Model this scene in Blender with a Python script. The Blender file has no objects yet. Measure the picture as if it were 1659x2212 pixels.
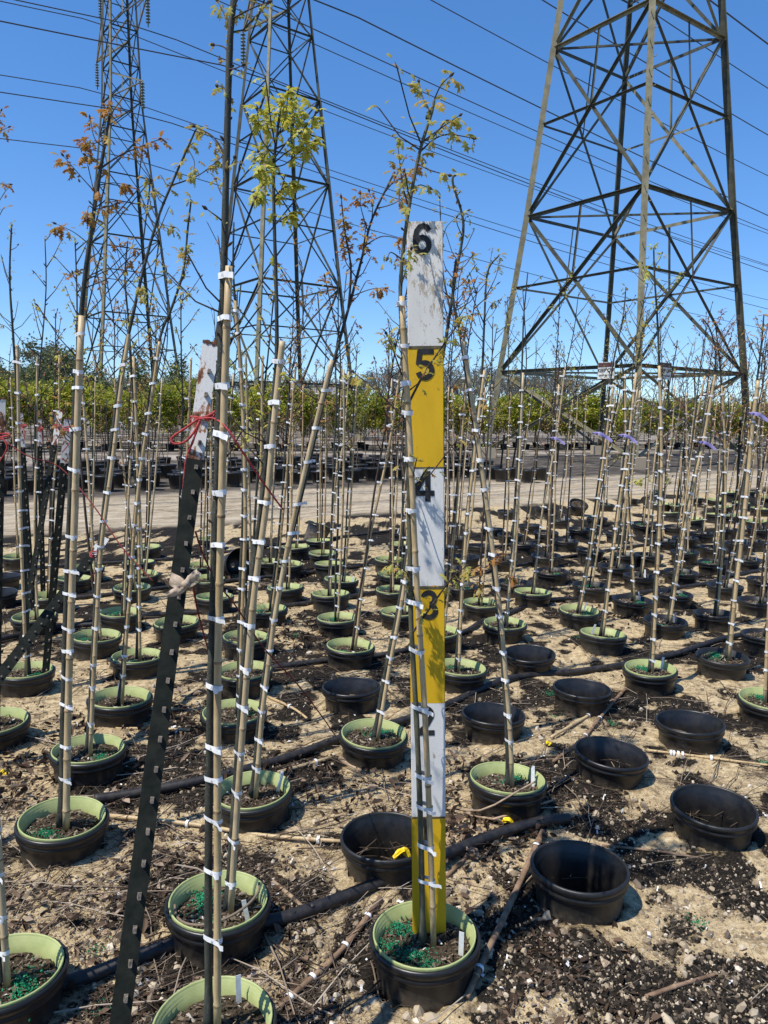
import bpy, bmesh, math, random
import numpy as np
from mathutils import Vector, Matrix, Euler, Quaternion

random.seed(11)
RNG = np.random.default_rng(11)
SC = bpy.context.scene
COL = SC.collection
R = math.radians

# ------------------------------------------------------------------ camera, sky, sun, exposure
F, CX, CY = 1630.0, 829.5, 1106.0        # picture measured on a 1659 x 2212 copy
CAM_H = 1.455
PITCH, ROLL = math.radians(7.34), math.radians(0.98)
cam_d = bpy.data.cameras.new('camera')
cam_d.sensor_fit = 'VERTICAL'
cam_d.sensor_height = 36.0
cam_d.lens = 36.0 * F / 2212.0
cam_d.clip_start = 0.05
cam_d.clip_end = 3000
cam = bpy.data.objects.new('camera', cam_d)
COL.objects.link(cam)
cam.location = (0, 0, CAM_H)
cam.rotation_euler = (Matrix.Rotation(math.pi / 2 - PITCH, 3, 'X') @ Matrix.Rotation(ROLL, 3, 'Z')).to_euler()
SC.camera = cam

SUN_EL = R(61)
SUN_DIR = Vector((-0.84 * math.cos(SUN_EL), -0.54 * math.cos(SUN_EL), math.sin(SUN_EL))).normalized()
world = bpy.data.worlds.new('World')
SC.world = world
world.use_nodes = True
wn = world.node_tree
wn.nodes.clear()
sky = wn.nodes.new('ShaderNodeTexSky')
sky.sky_type = 'NISHITA'
sky.sun_disc = False
sky.sun_elevation = SUN_EL
sky.sun_rotation = math.atan2(SUN_DIR.x, SUN_DIR.y) % (2 * math.pi)
sky.air_density = 1.0
sky.altitude = 1500
sky.dust_density = 0.1
sky.ozone_density = 3.0
hs = wn.nodes.new('ShaderNodeHueSaturation')
hs.inputs['Saturation'].default_value = 1.25
hs.inputs['Hue'].default_value = 0.503
bg = wn.nodes.new('ShaderNodeBackground')
bg.inputs['Strength'].default_value = 0.15
wo = wn.nodes.new('ShaderNodeOutputWorld')
wn.links.new(sky.outputs[0], hs.inputs['Color'])
gm = wn.nodes.new('ShaderNodeGamma')
gm.inputs['Gamma'].default_value = 0.75
ml = wn.nodes.new('ShaderNodeMix')
ml.data_type, ml.blend_type = 'RGBA', 'MULTIPLY'
ml.inputs[0].default_value = 1.0
ml.inputs[7].default_value = (0.943, 1.17, 1.45, 1)
wn.links.new(hs.outputs[0], gm.inputs['Color'])
wn.links.new(gm.outputs[0], ml.inputs[6])
wn.links.new(ml.outputs[2], bg.inputs['Color'])
wn.links.new(bg.outputs[0], wo.inputs['Surface'])

sun_d = bpy.data.lights.new('sun', 'SUN')
sun_d.energy = 4.6
sun_d.angle = R(0.53)
sun_d.color = (1.0, 0.95, 0.86)
sun = bpy.data.objects.new('sun', sun_d)
COL.objects.link(sun)
sun.rotation_euler = SUN_DIR.to_track_quat('Z', 'Y').to_euler()
sun.location = (0, 0, 60)

SC.view_settings.view_transform = 'Standard'
SC.view_settings.look = 'None'
SC.view_settings.exposure = 0.35
SC.view_settings.gamma = 1.0
SC.view_settings.use_curve_mapping = False
SC.cycles.max_bounces = 6
SC.cycles.transparent_max_bounces = 8

# ------------------------------------------------------------------ helpers
_s, _c = math.sin(PITCH), math.cos(PITCH)
_sr, _cr = math.sin(ROLL), math.cos(ROLL)


def pic_y(p):
    """height in the measured picture of a point of the scene"""
    z = p.z - CAM_H
    zc = p.y * _c - z * _s
    return CY + F * (p.x * _sr - (p.y * _s + z * _c) * _cr) / zc


def ray(x, y):
    a, b = (x - CX) / F, (y - CY) / F
    a, b = a * _cr + b * _sr, -a * _sr + b * _cr
    return Vector((a, _c - b * _s, -_s - b * _c))


def at_z(x, y, z=0.0):
    d = ray(x, y)
    t = (z - CAM_H) / d.z
    return Vector((d.x * t, d.y * t, z))


def at_y(x, y, Y):
    d = ray(x, y)
    t = Y / d.y
    return Vector((d.x * t, Y, CAM_H + d.z * t))


def rnd(a, b):
    return random.uniform(a, b)


def vnoise(x, y, seed=0):
    xi, yi = np.floor(x).astype(np.int64), np.floor(y).astype(np.int64)
    xf, yf = x - xi, y - yi
    u, v = xf * xf * (3 - 2 * xf), yf * yf * (3 - 2 * yf)

    def h(a, b):
        n = (a * 374761393 + b * 668265263 + seed * 974711) & 0x7fffffff
        n = ((n ^ (n >> 13)) * 1274126177) & 0x7fffffff
        return ((n ^ (n >> 16)) & 0xffff) / 65535.0
    return (h(xi, yi) * (1 - u) + h(xi + 1, yi) * u) * (1 - v) + (h(xi, yi + 1) * (1 - u) + h(xi + 1, yi + 1) * u) * v


def fbm(x, y, seed=0, octv=4):
    s, a, t = 0, 1.0, 0
    for i in range(octv):
        s = s + a * vnoise(x * 2 ** i, y * 2 ** i, seed + i * 17)
        t += a
        a *= 0.5
    return s / t


class MB:
    def __init__(self):
        self.v, self.f, self.m = [], [], []

    def add(self, vs, fs, mi=0):
        o = len(self.v)
        self.v.extend([tuple(p) for p in vs])
        self.f.extend([tuple(i + o for i in f) for f in fs])
        self.m.extend([mi] * len(fs))
        return self

    def tube(self, pts, rad, n=8, cap=True, mi=0):
        pts = [Vector(p) for p in pts]
        k = len(pts)
        if not hasattr(rad, '__len__'):
            rad = [rad] * k
        vs, fs = [], []
        t0 = (pts[1] - pts[0]).normalized()
        ref = Vector((1, 0, 0)) if abs(t0.x) < 0.9 else Vector((0, 1, 0))
        a = (ref - t0 * ref.dot(t0)).normalized()
        for i in range(k):
            t = (pts[min(i + 1, k - 1)] - pts[max(i - 1, 0)])
            t = t.normalized() if t.length > 1e-9 else t0
            a = (a - t * a.dot(t))
            a = a.normalized() if a.length > 1e-9 else Vector((1, 0, 0))
            b = t.cross(a)
            for j in range(n):
                w = 2 * math.pi * j / n
                vs.append(pts[i] + (a * math.cos(w) + b * math.sin(w)) * rad[i])
        for i in range(k - 1):
            for j in range(n):
                j2 = (j + 1) % n
                fs.append((i * n + j, i * n + j2, (i + 1) * n + j2, (i + 1) * n + j))
        if cap:
            fs.append(tuple(range(n))[::-1])
            fs.append(tuple((k - 1) * n + j for j in range(n)))
        return self.add(vs, fs, mi)

    def box(self, c, s, rot=None, mi=0):
        c = Vector(c)
        vs = []
        for x in (-.5, .5):
            for y in (-.5, .5):
                for z in (-.5, .5):
                    p = Vector((x * s[0], y * s[1], z * s[2]))
                    if rot is not None:
                        p = rot @ p
                    vs.append(c + p)
        return self.add(vs, [(0, 1, 3, 2), (4, 6, 7, 5), (0, 4, 5, 1), (2, 3, 7, 6), (0, 2, 6, 4), (1, 5, 7, 3)], mi)

    def lathe(self, prof, n=40, mi=0, wob=0.0, seed=1):
        vs, fs = [], []
        for (r, z) in prof:
            for j in range(n):
                w = 2 * math.pi * j / n
                rr = r * (1 + wob * math.sin(2 * w + seed) + wob * .5 * math.sin(3 * w + seed * 2))
                vs.append((rr * math.cos(w), rr * math.sin(w), z))
        for i in range(len(prof) - 1):
            for j in range(n):
                j2 = (j + 1) % n
                fs.append((i * n + j, i * n + j2, (i + 1) * n + j2, (i + 1) * n + j))
        return self.add(vs, fs, mi)

    def mesh(self, name, mats, smooth=True):
        me = bpy.data.meshes.new(name)
        me.from_pydata(self.v, [], self.f)
        for m in (mats if isinstance(mats, (list, tuple)) else [mats]):
            me.materials.append(m)
        me.polygons.foreach_set('material_index', self.m)
        me.polygons.foreach_set('use_smooth', [smooth] * len(self.f))
        me.update()
        return me


def link(name, data, parent=None, loc=(0, 0, 0), rot=None, scale=None):
    o = bpy.data.objects.new(name, data)
    COL.objects.link(o)
    o.location = loc
    if rot is not None:
        o.rotation_euler = rot
    if scale is not None:
        o.scale = scale if hasattr(scale, '__len__') else (scale,) * 3
    if parent is not None:
        o.parent = parent
    return o


def tag(o, label=None, cat=None, group=None, kind=None):
    if label:
        o['label'] = label
    if cat:
        o['category'] = cat
    if group:
        o['group'] = group
    if kind:
        o['kind'] = kind
    return o


def empty(name, loc, label, cat, group=None, rot=None):
    o = link(name, None, None, loc, rot)
    o.empty_display_size = 0.1
    return tag(o, label, cat, group)


def np_mesh(name, V, tris, mats, smooth=False, mi=None):
    """V (n,3), tris (m,3) numpy"""
    me = bpy.data.meshes.new(name)
    n, m = len(V), len(tris)
    me.vertices.add(n)
    me.vertices.foreach_set('co', V.astype(np.float32).ravel())
    me.loops.add(m * 3)
    me.loops.foreach_set('vertex_index', tris.astype(np.int32).ravel())
    me.polygons.add(m)
    me.polygons.foreach_set('loop_start', np.arange(0, m * 3, 3, dtype=np.int32))
    me.polygons.foreach_set('loop_total', np.full(m, 3, dtype=np.int32))
    for t in (mats if isinstance(mats, (list, tuple)) else [mats]):
        me.materials.append(t)
    if mi is not None:
        me.polygons.foreach_set('material_index', mi.astype(np.int32))
    me.polygons.foreach_set('use_smooth', np.full(m, smooth, dtype=bool))
    me.update(calc_edges=True)
    me.validate()
    return me


def rotmats(ax, ay, az):
    cx, sx, cy, sy, cz, sz = np.cos(ax), np.sin(ax), np.cos(ay), np.sin(ay), np.cos(az), np.sin(az)
    M = np.empty((len(az), 3, 3))
    M[:, 0, 0] = cz * cy
    M[:, 0, 1] = cz * sy * sx - sz * cx
    M[:, 0, 2] = cz * sy * cx + sz * sx
    M[:, 1, 0] = sz * cy
    M[:, 1, 1] = sz * sy * sx + cz * cx
    M[:, 1, 2] = sz * sy * cx - cz * sx
    M[:, 2, 0] = -sy
    M[:, 2, 1] = cy * sx
    M[:, 2, 2] = cy * cx
    return M


def scatter(name, tv, tf, pos, scl, rots, mats, jitter=0.0, smooth=False):
    tv = np.asarray(tv, float)
    tf = np.asarray(tf, int)
    N, k = len(pos), len(tv)
    P = np.repeat(tv[None], N, 0)
    if jitter:
        P = P * (1 + RNG.uniform(-jitter, jitter, P.shape))
    P = P * scl[:, None, :]
    P = np.einsum('nij,nkj->nki', rots, P) + pos[:, None, :]
    T = (tf[None] + (np.arange(N) * k)[:, None, None]).reshape(-1, 3)
    return np_mesh(name, P.reshape(-1, 3), T, mats, smooth)


def smooth_path(pts, per=5):
    pts = [Vector(p) for p in pts]
    if len(pts) < 3:
        return [pts[0].lerp(pts[-1], i / per) for i in range(per + 1)]
    out = []
    n = len(pts)
    for i in range(n - 1):
        p0, p1, p2, p3 = pts[max(i - 1, 0)], pts[i], pts[i + 1], pts[min(i + 2, n - 1)]
        for k in range(per):
            t = k / per
            out.append(0.5 * ((2 * p1) + (p2 - p0) * t + (2 * p0 - 5 * p1 + 4 * p2 - p3) * t * t + (3 * p1 - p0 - 3 * p2 + p3) * t ** 3))
    out.append(pts[-1])
    return out


def path_at(pts, d):
    """point at distance d along the polyline, and its direction"""
    for a, b in zip(pts, pts[1:]):
        l = (b - a).length
        if d <= l:
            return a.lerp(b, d / l if l else 0), (b - a).normalized()
        d -= l
    return pts[-1].copy(), (pts[-1] - pts[-2]).normalized()


def path_len(pts):
    return sum((b - a).length for a, b in zip(pts, pts[1:]))


# ------------------------------------------------------------------ materials
def new_mat(name, rough=0.7, spec=0.3):
    m = bpy.data.materials.new(name)
    m.use_nodes = True
    b = m.node_tree.nodes['Principled BSDF']
    b.inputs['Roughness'].default_value = rough
    b.inputs['Specular IOR Level'].default_value = spec
    return m, m.node_tree, b


def nd(nt, t, **kw):
    n = nt.nodes.new(t)
    for k, v in kw.items():
        if k.startswith('p_'):
            setattr(n, k[2:], v)
        else:
            n.inputs[k.replace('_', ' ')].default_value = v
    return n


def ramp(nt, src, stops, interp='LINEAR'):
    r = nt.nodes.new('ShaderNodeValToRGB')
    r.color_ramp.interpolation = interp
    els = r.color_ramp.elements
    while len(els) < len(stops):
        els.new(0.5)
    for e, (p, c) in zip(els, stops):
        e.position = p
        e.color = (*c, 1) if len(c) == 3 else c
    nt.links.new(src, r.inputs[0])
    return r.outputs[0]


def mixc(nt, fac, a, b):
    m = nt.nodes.new('ShaderNodeMix')
    m.data_type = 'RGBA'
    for s, v in ((m.inputs[0], fac), (m.inputs[6], a), (m.inputs[7], b)):
        if hasattr(v, 'links') or hasattr(v, 'is_output'):
            nt.links.new(v, s)
        else:
            s.default_value = v if not isinstance(v, tuple) else (*v, 1)
    return m.outputs[2]


def mth(nt, op, a, b=None, c=None, clamp=False):
    m = nt.nodes.new('ShaderNodeMath')
    m.operation = op
    m.use_clamp = clamp
    for i, v in enumerate((a, b, c)):
        if v is None:
            continue
        if hasattr(v, 'is_output'):
            nt.links.new(v, m.inputs[i])
        else:
            m.inputs[i].default_value = v
    return m.outputs[0]


def objcoord(nt, jitter=True):
    tc = nt.nodes.new('ShaderNodeTexCoord')
    if not jitter:
        return tc.outputs['Object']
    oi = nt.nodes.new('ShaderNodeObjectInfo')
    vm = nt.nodes.new('ShaderNodeVectorMath')
    vm.operation = 'MULTIPLY_ADD'
    nt.links.new(oi.outputs['Random'], vm.inputs[0])
    vm.inputs[1].default_value = (7.3, 3.1, 11.7)
    nt.links.new(tc.outputs['Object'], vm.inputs[2])
    return vm.outputs[0]


def noise(nt, vec, scale, detail=4, rough=0.6, dist=0.0):
    n = nd(nt, 'ShaderNodeTexNoise', Scale=scale, Detail=detail, Roughness=rough, Distortion=dist)
    if vec is not None:
        nt.links.new(vec, n.inputs['Vector'])
    return n.outputs[0]


def bump(nt, b, h, strength=0.3, dist=0.01):
    bp = nd(nt, 'ShaderNodeBump', Strength=strength, Distance=dist)
    nt.links.new(h, bp.inputs['Height'])
    nt.links.new(bp.outputs[0], b.inputs['Normal'])


def simple(name, c1, c2, scale=20, rough=0.7, spec=0.3, bumps=0.2, bdist=0.004, detail=5, lo=.35, hi=.65, metallic=0):
    m, nt, b = new_mat(name, rough, spec)
    v = objcoord(nt)
    n = noise(nt, v, scale, detail)
    nt.links.new(ramp(nt, n, [(lo, c1), (hi, c2)]), b.inputs['Base Color'])
    b.inputs['Metallic'].default_value = metallic
    if bumps:
        bump(nt, b, n, bumps, bdist)
    return m


def island(name, stops, rough=0.85, spec=0.2, transl=0.0, nscale=0, interp='LINEAR'):
    """colour varies from piece to piece of a joined mesh"""
    m, nt, b = new_mat(name, rough, spec)
    g = nt.nodes.new('ShaderNodeNewGeometry')
    oi = nt.nodes.new('ShaderNodeObjectInfo')
    v = mth(nt, 'FRACT', mth(nt, 'ADD', g.outputs['Random Per Island'], mth(nt, 'MULTIPLY', oi.outputs['Random'], 0.17)))
    if interp == 'OBJ':
        v = oi.outputs['Random']
    col = ramp(nt, v, stops)
    if nscale:
        n = noise(nt, objcoord(nt), nscale, 3)
        col = mixc(nt, mth(nt, 'MULTIPLY', n, 0.5), col, tuple(x * 0.4 for x in stops[0][1]))
    nt.links.new(col, b.inputs['Base Color'])
    if transl:
        out = nt.nodes['Material Output']
        tr = nt.nodes.new('ShaderNodeBsdfTranslucent')
        nt.links.new(col, tr.inputs['Color'])
        mx = nt.nodes.new('ShaderNodeMixShader')
        mx.inputs[0].default_value = transl
        nt.links.new(b.outputs[0], mx.inputs[1])
        nt.links.new(tr.outputs[0], mx.inputs[2])
        nt.links.new(mx.outputs[0], out.inputs['Surface'])
    return m


def ground_material():
    m, nt, b = new_mat('nursery ground', 0.95, 0.1)
    g = nt.nodes.new('ShaderNodeNewGeometry')
    P = g.outputs['Position']
    vdot = nt.nodes.new('ShaderNodeVectorMath')
    vdot.operation = 'DOT_PRODUCT'
    nt.links.new(P, vdot.inputs[0])
    vdot.inputs[1].default_value = (-0.54, 0.84, 0)
    V = vdot.outputs['Value']
    sep = nt.nodes.new('ShaderNodeSeparateXYZ')
    nt.links.new(P, sep.inputs[0])
    nbig = noise(nt, P, 0.9, 5, 0.65)
    nmid = noise(nt, P, 5.5, 6, 0.7, 0.4)
    nfine = noise(nt, P, 38, 5, 0.7)
    ngr = noise(nt, P, 150, 3, 0.7)
    sand = ramp(nt, nfine, [(0.28, (0.22, 0.155, 0.085)), (0.5, (0.49, 0.375, 0.215)), (0.72, (0.68, 0.56, 0.36))])
    mulch = ramp(nt, ngr, [(0.35, (0.008, 0.007, 0.006)), (0.62, (0.028, 0.023, 0.018)), (0.78, (0.09, 0.07, 0.05))])
    at = nt.nodes.new('ShaderNodeAttribute')
    at.attribute_name = 'mulch'
    q = mth(nt, 'ADD', at.outputs['Fac'], mth(nt, 'MULTIPLY', mth(nt, 'SUBTRACT', nfine, 0.5), 0.30))
    mask = ramp(nt, q, [(0.49, (0, 0, 0)), (0.545, (1, 1, 1))])
    nd_ = noise(nt, P, 13, 7, 0.78, 0.7)
    deb = ramp(nt, nd_, [(0.51, (0, 0, 0)), (0.60, (0.7, 0.7, 0.7))])
    sand = mixc(nt, deb, sand, ramp(nt, ngr, [(0.35, (0.06, 0.04, 0.025)), (0.65, (0.18, 0.125, 0.08))]))
    col = mixc(nt, mask, sand, mulch)
    # the dirt road between the blocks of pots
    vr = mth(nt, 'ADD', V, mth(nt, 'MULTIPLY', mth(nt, 'SUBTRACT', nbig, 0.5), 1.6))
    rin = nt.nodes.new('ShaderNodeMapRange')
    rin.interpolation_type = 'SMOOTHSTEP'
    nt.links.new(vr, rin.inputs[0])
    rin.inputs[1].default_value, rin.inputs[2].default_value = 9.1, 9.7
    udot = nt.nodes.new('ShaderNodeVectorMath')
    udot.operation = 'DOT_PRODUCT'
    nt.links.new(P, udot.inputs[0])
    udot.inputs[1].default_value = (0.84, 0.54, 0)
    cmb = nt.nodes.new('ShaderNodeCombineXYZ')
    nt.links.new(mth(nt, 'MULTIPLY', udot.outputs['Value'], 0.22), cmb.inputs[0])
    nt.links.new(mth(nt, 'MULTIPLY', V, 2.6), cmb.inputs[1])
    trk = mth(nt, 'ADD', mth(nt, 'MULTIPLY', noise(nt, cmb.outputs[0], 1.6, 6, 0.65), 0.55), mth(nt, 'MULTIPLY', noise(nt, P, 4.0, 8, 0.75), 0.45))
    road_c = ramp(nt, trk, [(0.38, (0.17, 0.13, 0.09)), (0.48, (0.34, 0.275, 0.19)), (0.62, (0.50, 0.425, 0.315))])
    col = mixc(nt, rin.outputs[0], col, road_c)
    rout = nt.nodes.new('ShaderNodeMapRange')
    rout.interpolation_type = 'SMOOTHSTEP'
    nt.links.new(vr, rout.inputs[0])
    rout.inputs[1].default_value, rout.inputs[2].default_value = 12.7, 13.5
    nf = noise(nt, P, 0.55, 7, 0.7)
    far_c = ramp(nt, nf, [(0.40, (0.07, 0.058, 0.048)), (0.5, (0.17, 0.145, 0.12)), (0.6, (0.36, 0.31, 0.25))])
    blk = nt.nodes.new('ShaderNodeMapRange')
    blk.interpolation_type = 'SMOOTHSTEP'
    nt.links.new(vr, blk.inputs[0])
    blk.inputs[1].default_value, blk.inputs[2].default_value, blk.inputs[3].default_value, blk.inputs[4].default_value = 20.5, 21.5, 0.85, 0.0
    far_c = mixc(nt, blk.outputs[0], far_c, ramp(nt, noise(nt, P, 3.0, 6, 0.75), [(0.42, (0.03, 0.026, 0.022)), (0.58, (0.10, 0.085, 0.07)), (0.7, (0.30, 0.26, 0.21))]))
    col = mixc(nt, rout.outputs[0], col, far_c)
    nt.links.new(col, b.inputs['Base Color'])
    h = mth(nt, 'ADD', mth(nt, 'MULTIPLY', nfine, 0.7), mth(nt, 'MULTIPLY', ngr, 0.3))
    bump(nt, b, h, 0.9, 0.02)
    return m


def bark_material(name, c1, c2, c3):
    m, nt, b = new_mat(name, 0.75, 0.3)
    tc = objcoord(nt)
    mp = nt.nodes.new('ShaderNodeMapping')
    mp.inputs['Scale'].default_value = (1, 1, 0.25)
    nt.links.new(tc, mp.inputs[0])
    n = noise(nt, mp.outputs[0], 60, 5, 0.7)
    col = ramp(nt, n, [(0.3, c1), (0.55, c2), (0.75, c3)])
    vo = nd(nt, 'ShaderNodeTexVoronoi', Scale=170.0)
    nt.links.new(tc, vo.inputs['Vector'])
    dots = ramp(nt, vo.outputs['Distance'], [(0.10, (1, 1, 1)), (0.18, (0, 0, 0))])
    col = mixc(nt, mth(nt, 'MULTIPLY', dots, 0.6), col, (0.34, 0.32, 0.24))
    nt.links.new(col, b.inputs['Base Color'])
    bump(nt, b, n, 0.35, 0.003)
    return m


def bamboo_material():
    m, nt, b = new_mat('bamboo cane', 0.5, 0.4)
    oi = nt.nodes.new('ShaderNodeObjectInfo')
    v = objcoord(nt)
    mp = nt.nodes.new('ShaderNodeMapping')
    mp.inputs['Scale'].default_value = (1, 1, 0.12)
    nt.links.new(v, mp.inputs[0])
    n = noise(nt, mp.outputs[0], 110, 4, 0.65)
    n2 = noise(nt, v, 7, 4, 0.7)
    base = ramp(nt, oi.outputs['Random'], [(0.0, (0.50, 0.36, 0.18)), (0.5, (0.60, 0.45, 0.25)), (1.0, (0.54, 0.44, 0.28))])
    col = mixc(nt, ramp(nt, n, [(0.42, (0.55, 0.55, 0.55)), (0.70, (0, 0, 0))]), base, (0.30, 0.20, 0.09))
    col = mixc(nt, ramp(nt, n2, [(0.55, (0, 0, 0)), (0.75, (0.7, 0.7, 0.7))]), col, (0.20, 0.135, 0.065))
    nt.links.new(col, b.inputs['Base Color'])
    bump(nt, b, n, 0.15, 0.002)
    return m


def dusty_black(name, base, dust, rough=0.42):
    m, nt, b = new_mat(name, rough, 0.45)
    tc = nt.nodes.new('ShaderNodeTexCoord')
    sep = nt.nodes.new('ShaderNodeSeparateXYZ')
    nt.links.new(tc.outputs['Object'], sep.inputs[0])
    v = objcoord(nt)
    n = noise(nt, v, 30, 6, 0.75)
    low = nt.nodes.new('ShaderNodeMapRange')
    nt.links.new(sep.outputs['Z'], low.inputs[0])
    for i, q in ((1, 0.005), (2, 0.075), (3, 1.0), (4, 0.05)):
        low.inputs[i].default_value = q
    d = mth(nt, 'MULTIPLY', ramp(nt, n, [(0.40, (0.1, 0.1, 0.1)), (0.68, (0.95, 0.95, 0.95))]), low.outputs[0])
    col = mixc(nt, d, base, dust)
    nt.links.new(col, b.inputs['Base Color'])
    rg = mth(nt, 'MULTIPLY_ADD', d, 0.5, rough)
    nt.links.new(rg, b.inputs['Roughness'])
    bump(nt, b, n, 0.1, 0.003)
    return m


def paint_material(name, col, chip, amount=0.62, streak=True):
    m, nt, b = new_mat(name, 0.6, 0.3)
    v = objcoord(nt)
    mp = nt.nodes.new('ShaderNodeMapping')
    mp.inputs['Scale'].default_value = (1, 1, 0.35)
    nt.links.new(v, mp.inputs[0])
    n = noise(nt, mp.outputs[0], 95, 6, 0.8)
    n2 = noise(nt, v, 11, 4, 0.6)
    q = mth(nt, 'MULTIPLY_ADD', n2, 0.42, mth(nt, 'MULTIPLY', n, 0.58))
    mask = ramp(nt, q, [(amount - 0.005, (0, 0, 0)), (amount + 0.02, (0.9, 0.9, 0.9))])
    c = mixc(nt, mask, col, chip)
    dirt = ramp(nt, noise(nt, mp.outputs[0], 16, 5, 0.7), [(0.4, (0, 0, 0)), (0.8, (0.45, 0.45, 0.45))])
    c = mixc(nt, dirt, c, tuple(x * 0.6 for x in col))
    nt.links.new(c, b.inputs['Base Color'])
    bump(nt, b, n, 0.15, 0.002)
    return m


def flat(name, c, rough=0.6, spec=0.3):
    m, nt, b = new_mat(name, rough, spec)
    b.inputs['Base Color'].default_value = (*c, 1)
    return m


M = {}
M['ground'] = ground_material()
M['pot'] = dusty_black('dusty black plastic', (0.009, 0.009, 0.010), (0.17, 0.13, 0.085), 0.36)
M['pot2'] = dusty_black('worn black plastic', (0.013, 0.013, 0.013), (0.16, 0.125, 0.085), 0.42)
M['potin'] = simple('inner black plastic', (0.008, 0.008, 0.009), (0.022, 0.020, 0.018), 22, 0.34, 0.5, 0.08)
M['rim'] = simple('pale green plastic', (0.315, 0.355, 0.140), (0.385, 0.420, 0.180), 25, 0.5, 0.35, 0.05)
M['soil'] = simple('potting soil', (0.022, 0.016, 0.011), (0.085, 0.064, 0.042), 70, 0.95, 0.1, 0.8, 0.01)
M['chip'] = island('soil chips', [(0, (0.03, 0.022, 0.015)), (0.4, (0.09, 0.065, 0.042)), (0.8, (0.20, 0.155, 0.11)), (0.96, (0.30, 0.25, 0.19)), (1, (0.7, 0.68, 0.62))])
M['fert'] = island('green fertilizer granules', [(0, (0.004, 0.11, 0.045)), (1, (0.015, 0.27, 0.12))], 0.6, 0.3)
M['white'] = simple('white tie tape', (0.70, 0.70, 0.69), (0.84, 0.84, 0.83), 60, 0.45, 0.3, 0.1)
M['staple'] = flat('steel staple', (0.35, 0.35, 0.36), 0.35, 0.6)
M['tagm'] = simple('plastic plant tag', (0.62, 0.62, 0.60), (0.80, 0.80, 0.78), 80, 0.5, 0.3, 0.0)
M['bark'] = bark_material('sapling bark', (0.018, 0.020, 0.016), (0.052, 0.055, 0.043), (0.12, 0.115, 0.09))
M['bark2'] = bark_material('brown sapling bark', (0.022, 0.016, 0.013), (0.062, 0.045, 0.034), (0.12, 0.09, 0.07))
M['bark3'] = bark_material('olive sapling bark', (0.05, 0.05, 0.03), (0.11, 0.105, 0.065), (0.18, 0.165, 0.11))
M['cane'] = bamboo_material()
M['node'] = simple('cane joint', (0.16, 0.10, 0.05), (0.40, 0.28, 0.15), 80, 0.7)
M['oldcane'] = simple('weathered cane', (0.13, 0.08, 0.05), (0.30, 0.20, 0.13), 18, 0.8, 0.2, 0.4)
M['leaf_bronze'] = island('bronze young leaves', [(0, (0.26, 0.10, 0.03)), (0.4, (0.42, 0.19, 0.045)), (0.75, (0.46, 0.28, 0.06)), (1, (0.38, 0.33, 0.09))], 0.55, 0.3, 0.42)
M['leaf_gold'] = island('golden green young leaves', [(0, (0.40, 0.28, 0.06)), (0.4, (0.45, 0.37, 0.08)), (0.8, (0.38, 0.39, 0.10)), (1, (0.44, 0.23, 0.07))], 0.55, 0.3, 0.42)
M['leaf_lime'] = island('lime green young leaves', [(0, (0.38, 0.39, 0.06)), (0.5, (0.50, 0.49, 0.075)), (1, (0.60, 0.53, 0.09))], 0.55, 0.3, 0.42)
M['leaf_red'] = island('reddish young leaves', [(0, (0.24, 0.09, 0.055)), (0.6, (0.34, 0.17, 0.085)), (1, (0.40, 0.26, 0.12))], 0.55, 0.3, 0.42)
M['yellow'] = paint_material('yellow board paint', (0.66, 0.40, 0.012), (0.20, 0.13, 0.04), 0.605)
M['bwhite'] = paint_material('white board paint', (0.70, 0.69, 0.66), (0.30, 0.24, 0.17), 0.60)
M['bwhite_worn'] = paint_material('worn white board paint', (0.69, 0.67, 0.62), (0.36, 0.28, 0.19), 0.525)
M['black'] = simple('black stencil paint', (0.012, 0.012, 0.013), (0.03, 0.03, 0.03), 60, 0.6, 0.3, 0.1)
M['boardline'] = simple('dark divider stripe', (0.05, 0.045, 0.03), (0.13, 0.11, 0.06), 60, 0.7)
M['post'] = simple('dark green post paint', (0.006, 0.008, 0.006), (0.018, 0.020, 0.014), 40, 0.75, 0.2, 0.4)
M['posttop'] = paint_material('rusty white post paint', (0.62, 0.61, 0.58), (0.10, 0.035, 0.014), 0.475)
def rusty_paint():
    m, nt, b = new_mat('rusty white post paint', 0.6, 0.3)
    v = objcoord(nt)
    mp = nt.nodes.new('ShaderNodeMapping')
    mp.inputs['Scale'].default_value = (1, 1, 0.4)
    nt.links.new(v, mp.inputs[0])
    n = noise(nt, mp.outputs[0], 55, 5, 0.7)
    n2 = noise(nt, v, 18, 3, 0.6)
    q = mth(nt, 'MULTIPLY_ADD', n2, 0.6, mth(nt, 'MULTIPLY', n, 0.6))
    c = ramp(nt, q, [(0.0, (0.66, 0.65, 0.61)), (0.60, (0.60, 0.58, 0.54)), (0.635, (0.30, 0.13, 0.06)), (0.70, (0.085, 0.032, 0.014))])
    nt.links.new(c, b.inputs['Base Color'])
    bump(nt, b, n, 0.3, 0.003)
    return m


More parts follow.
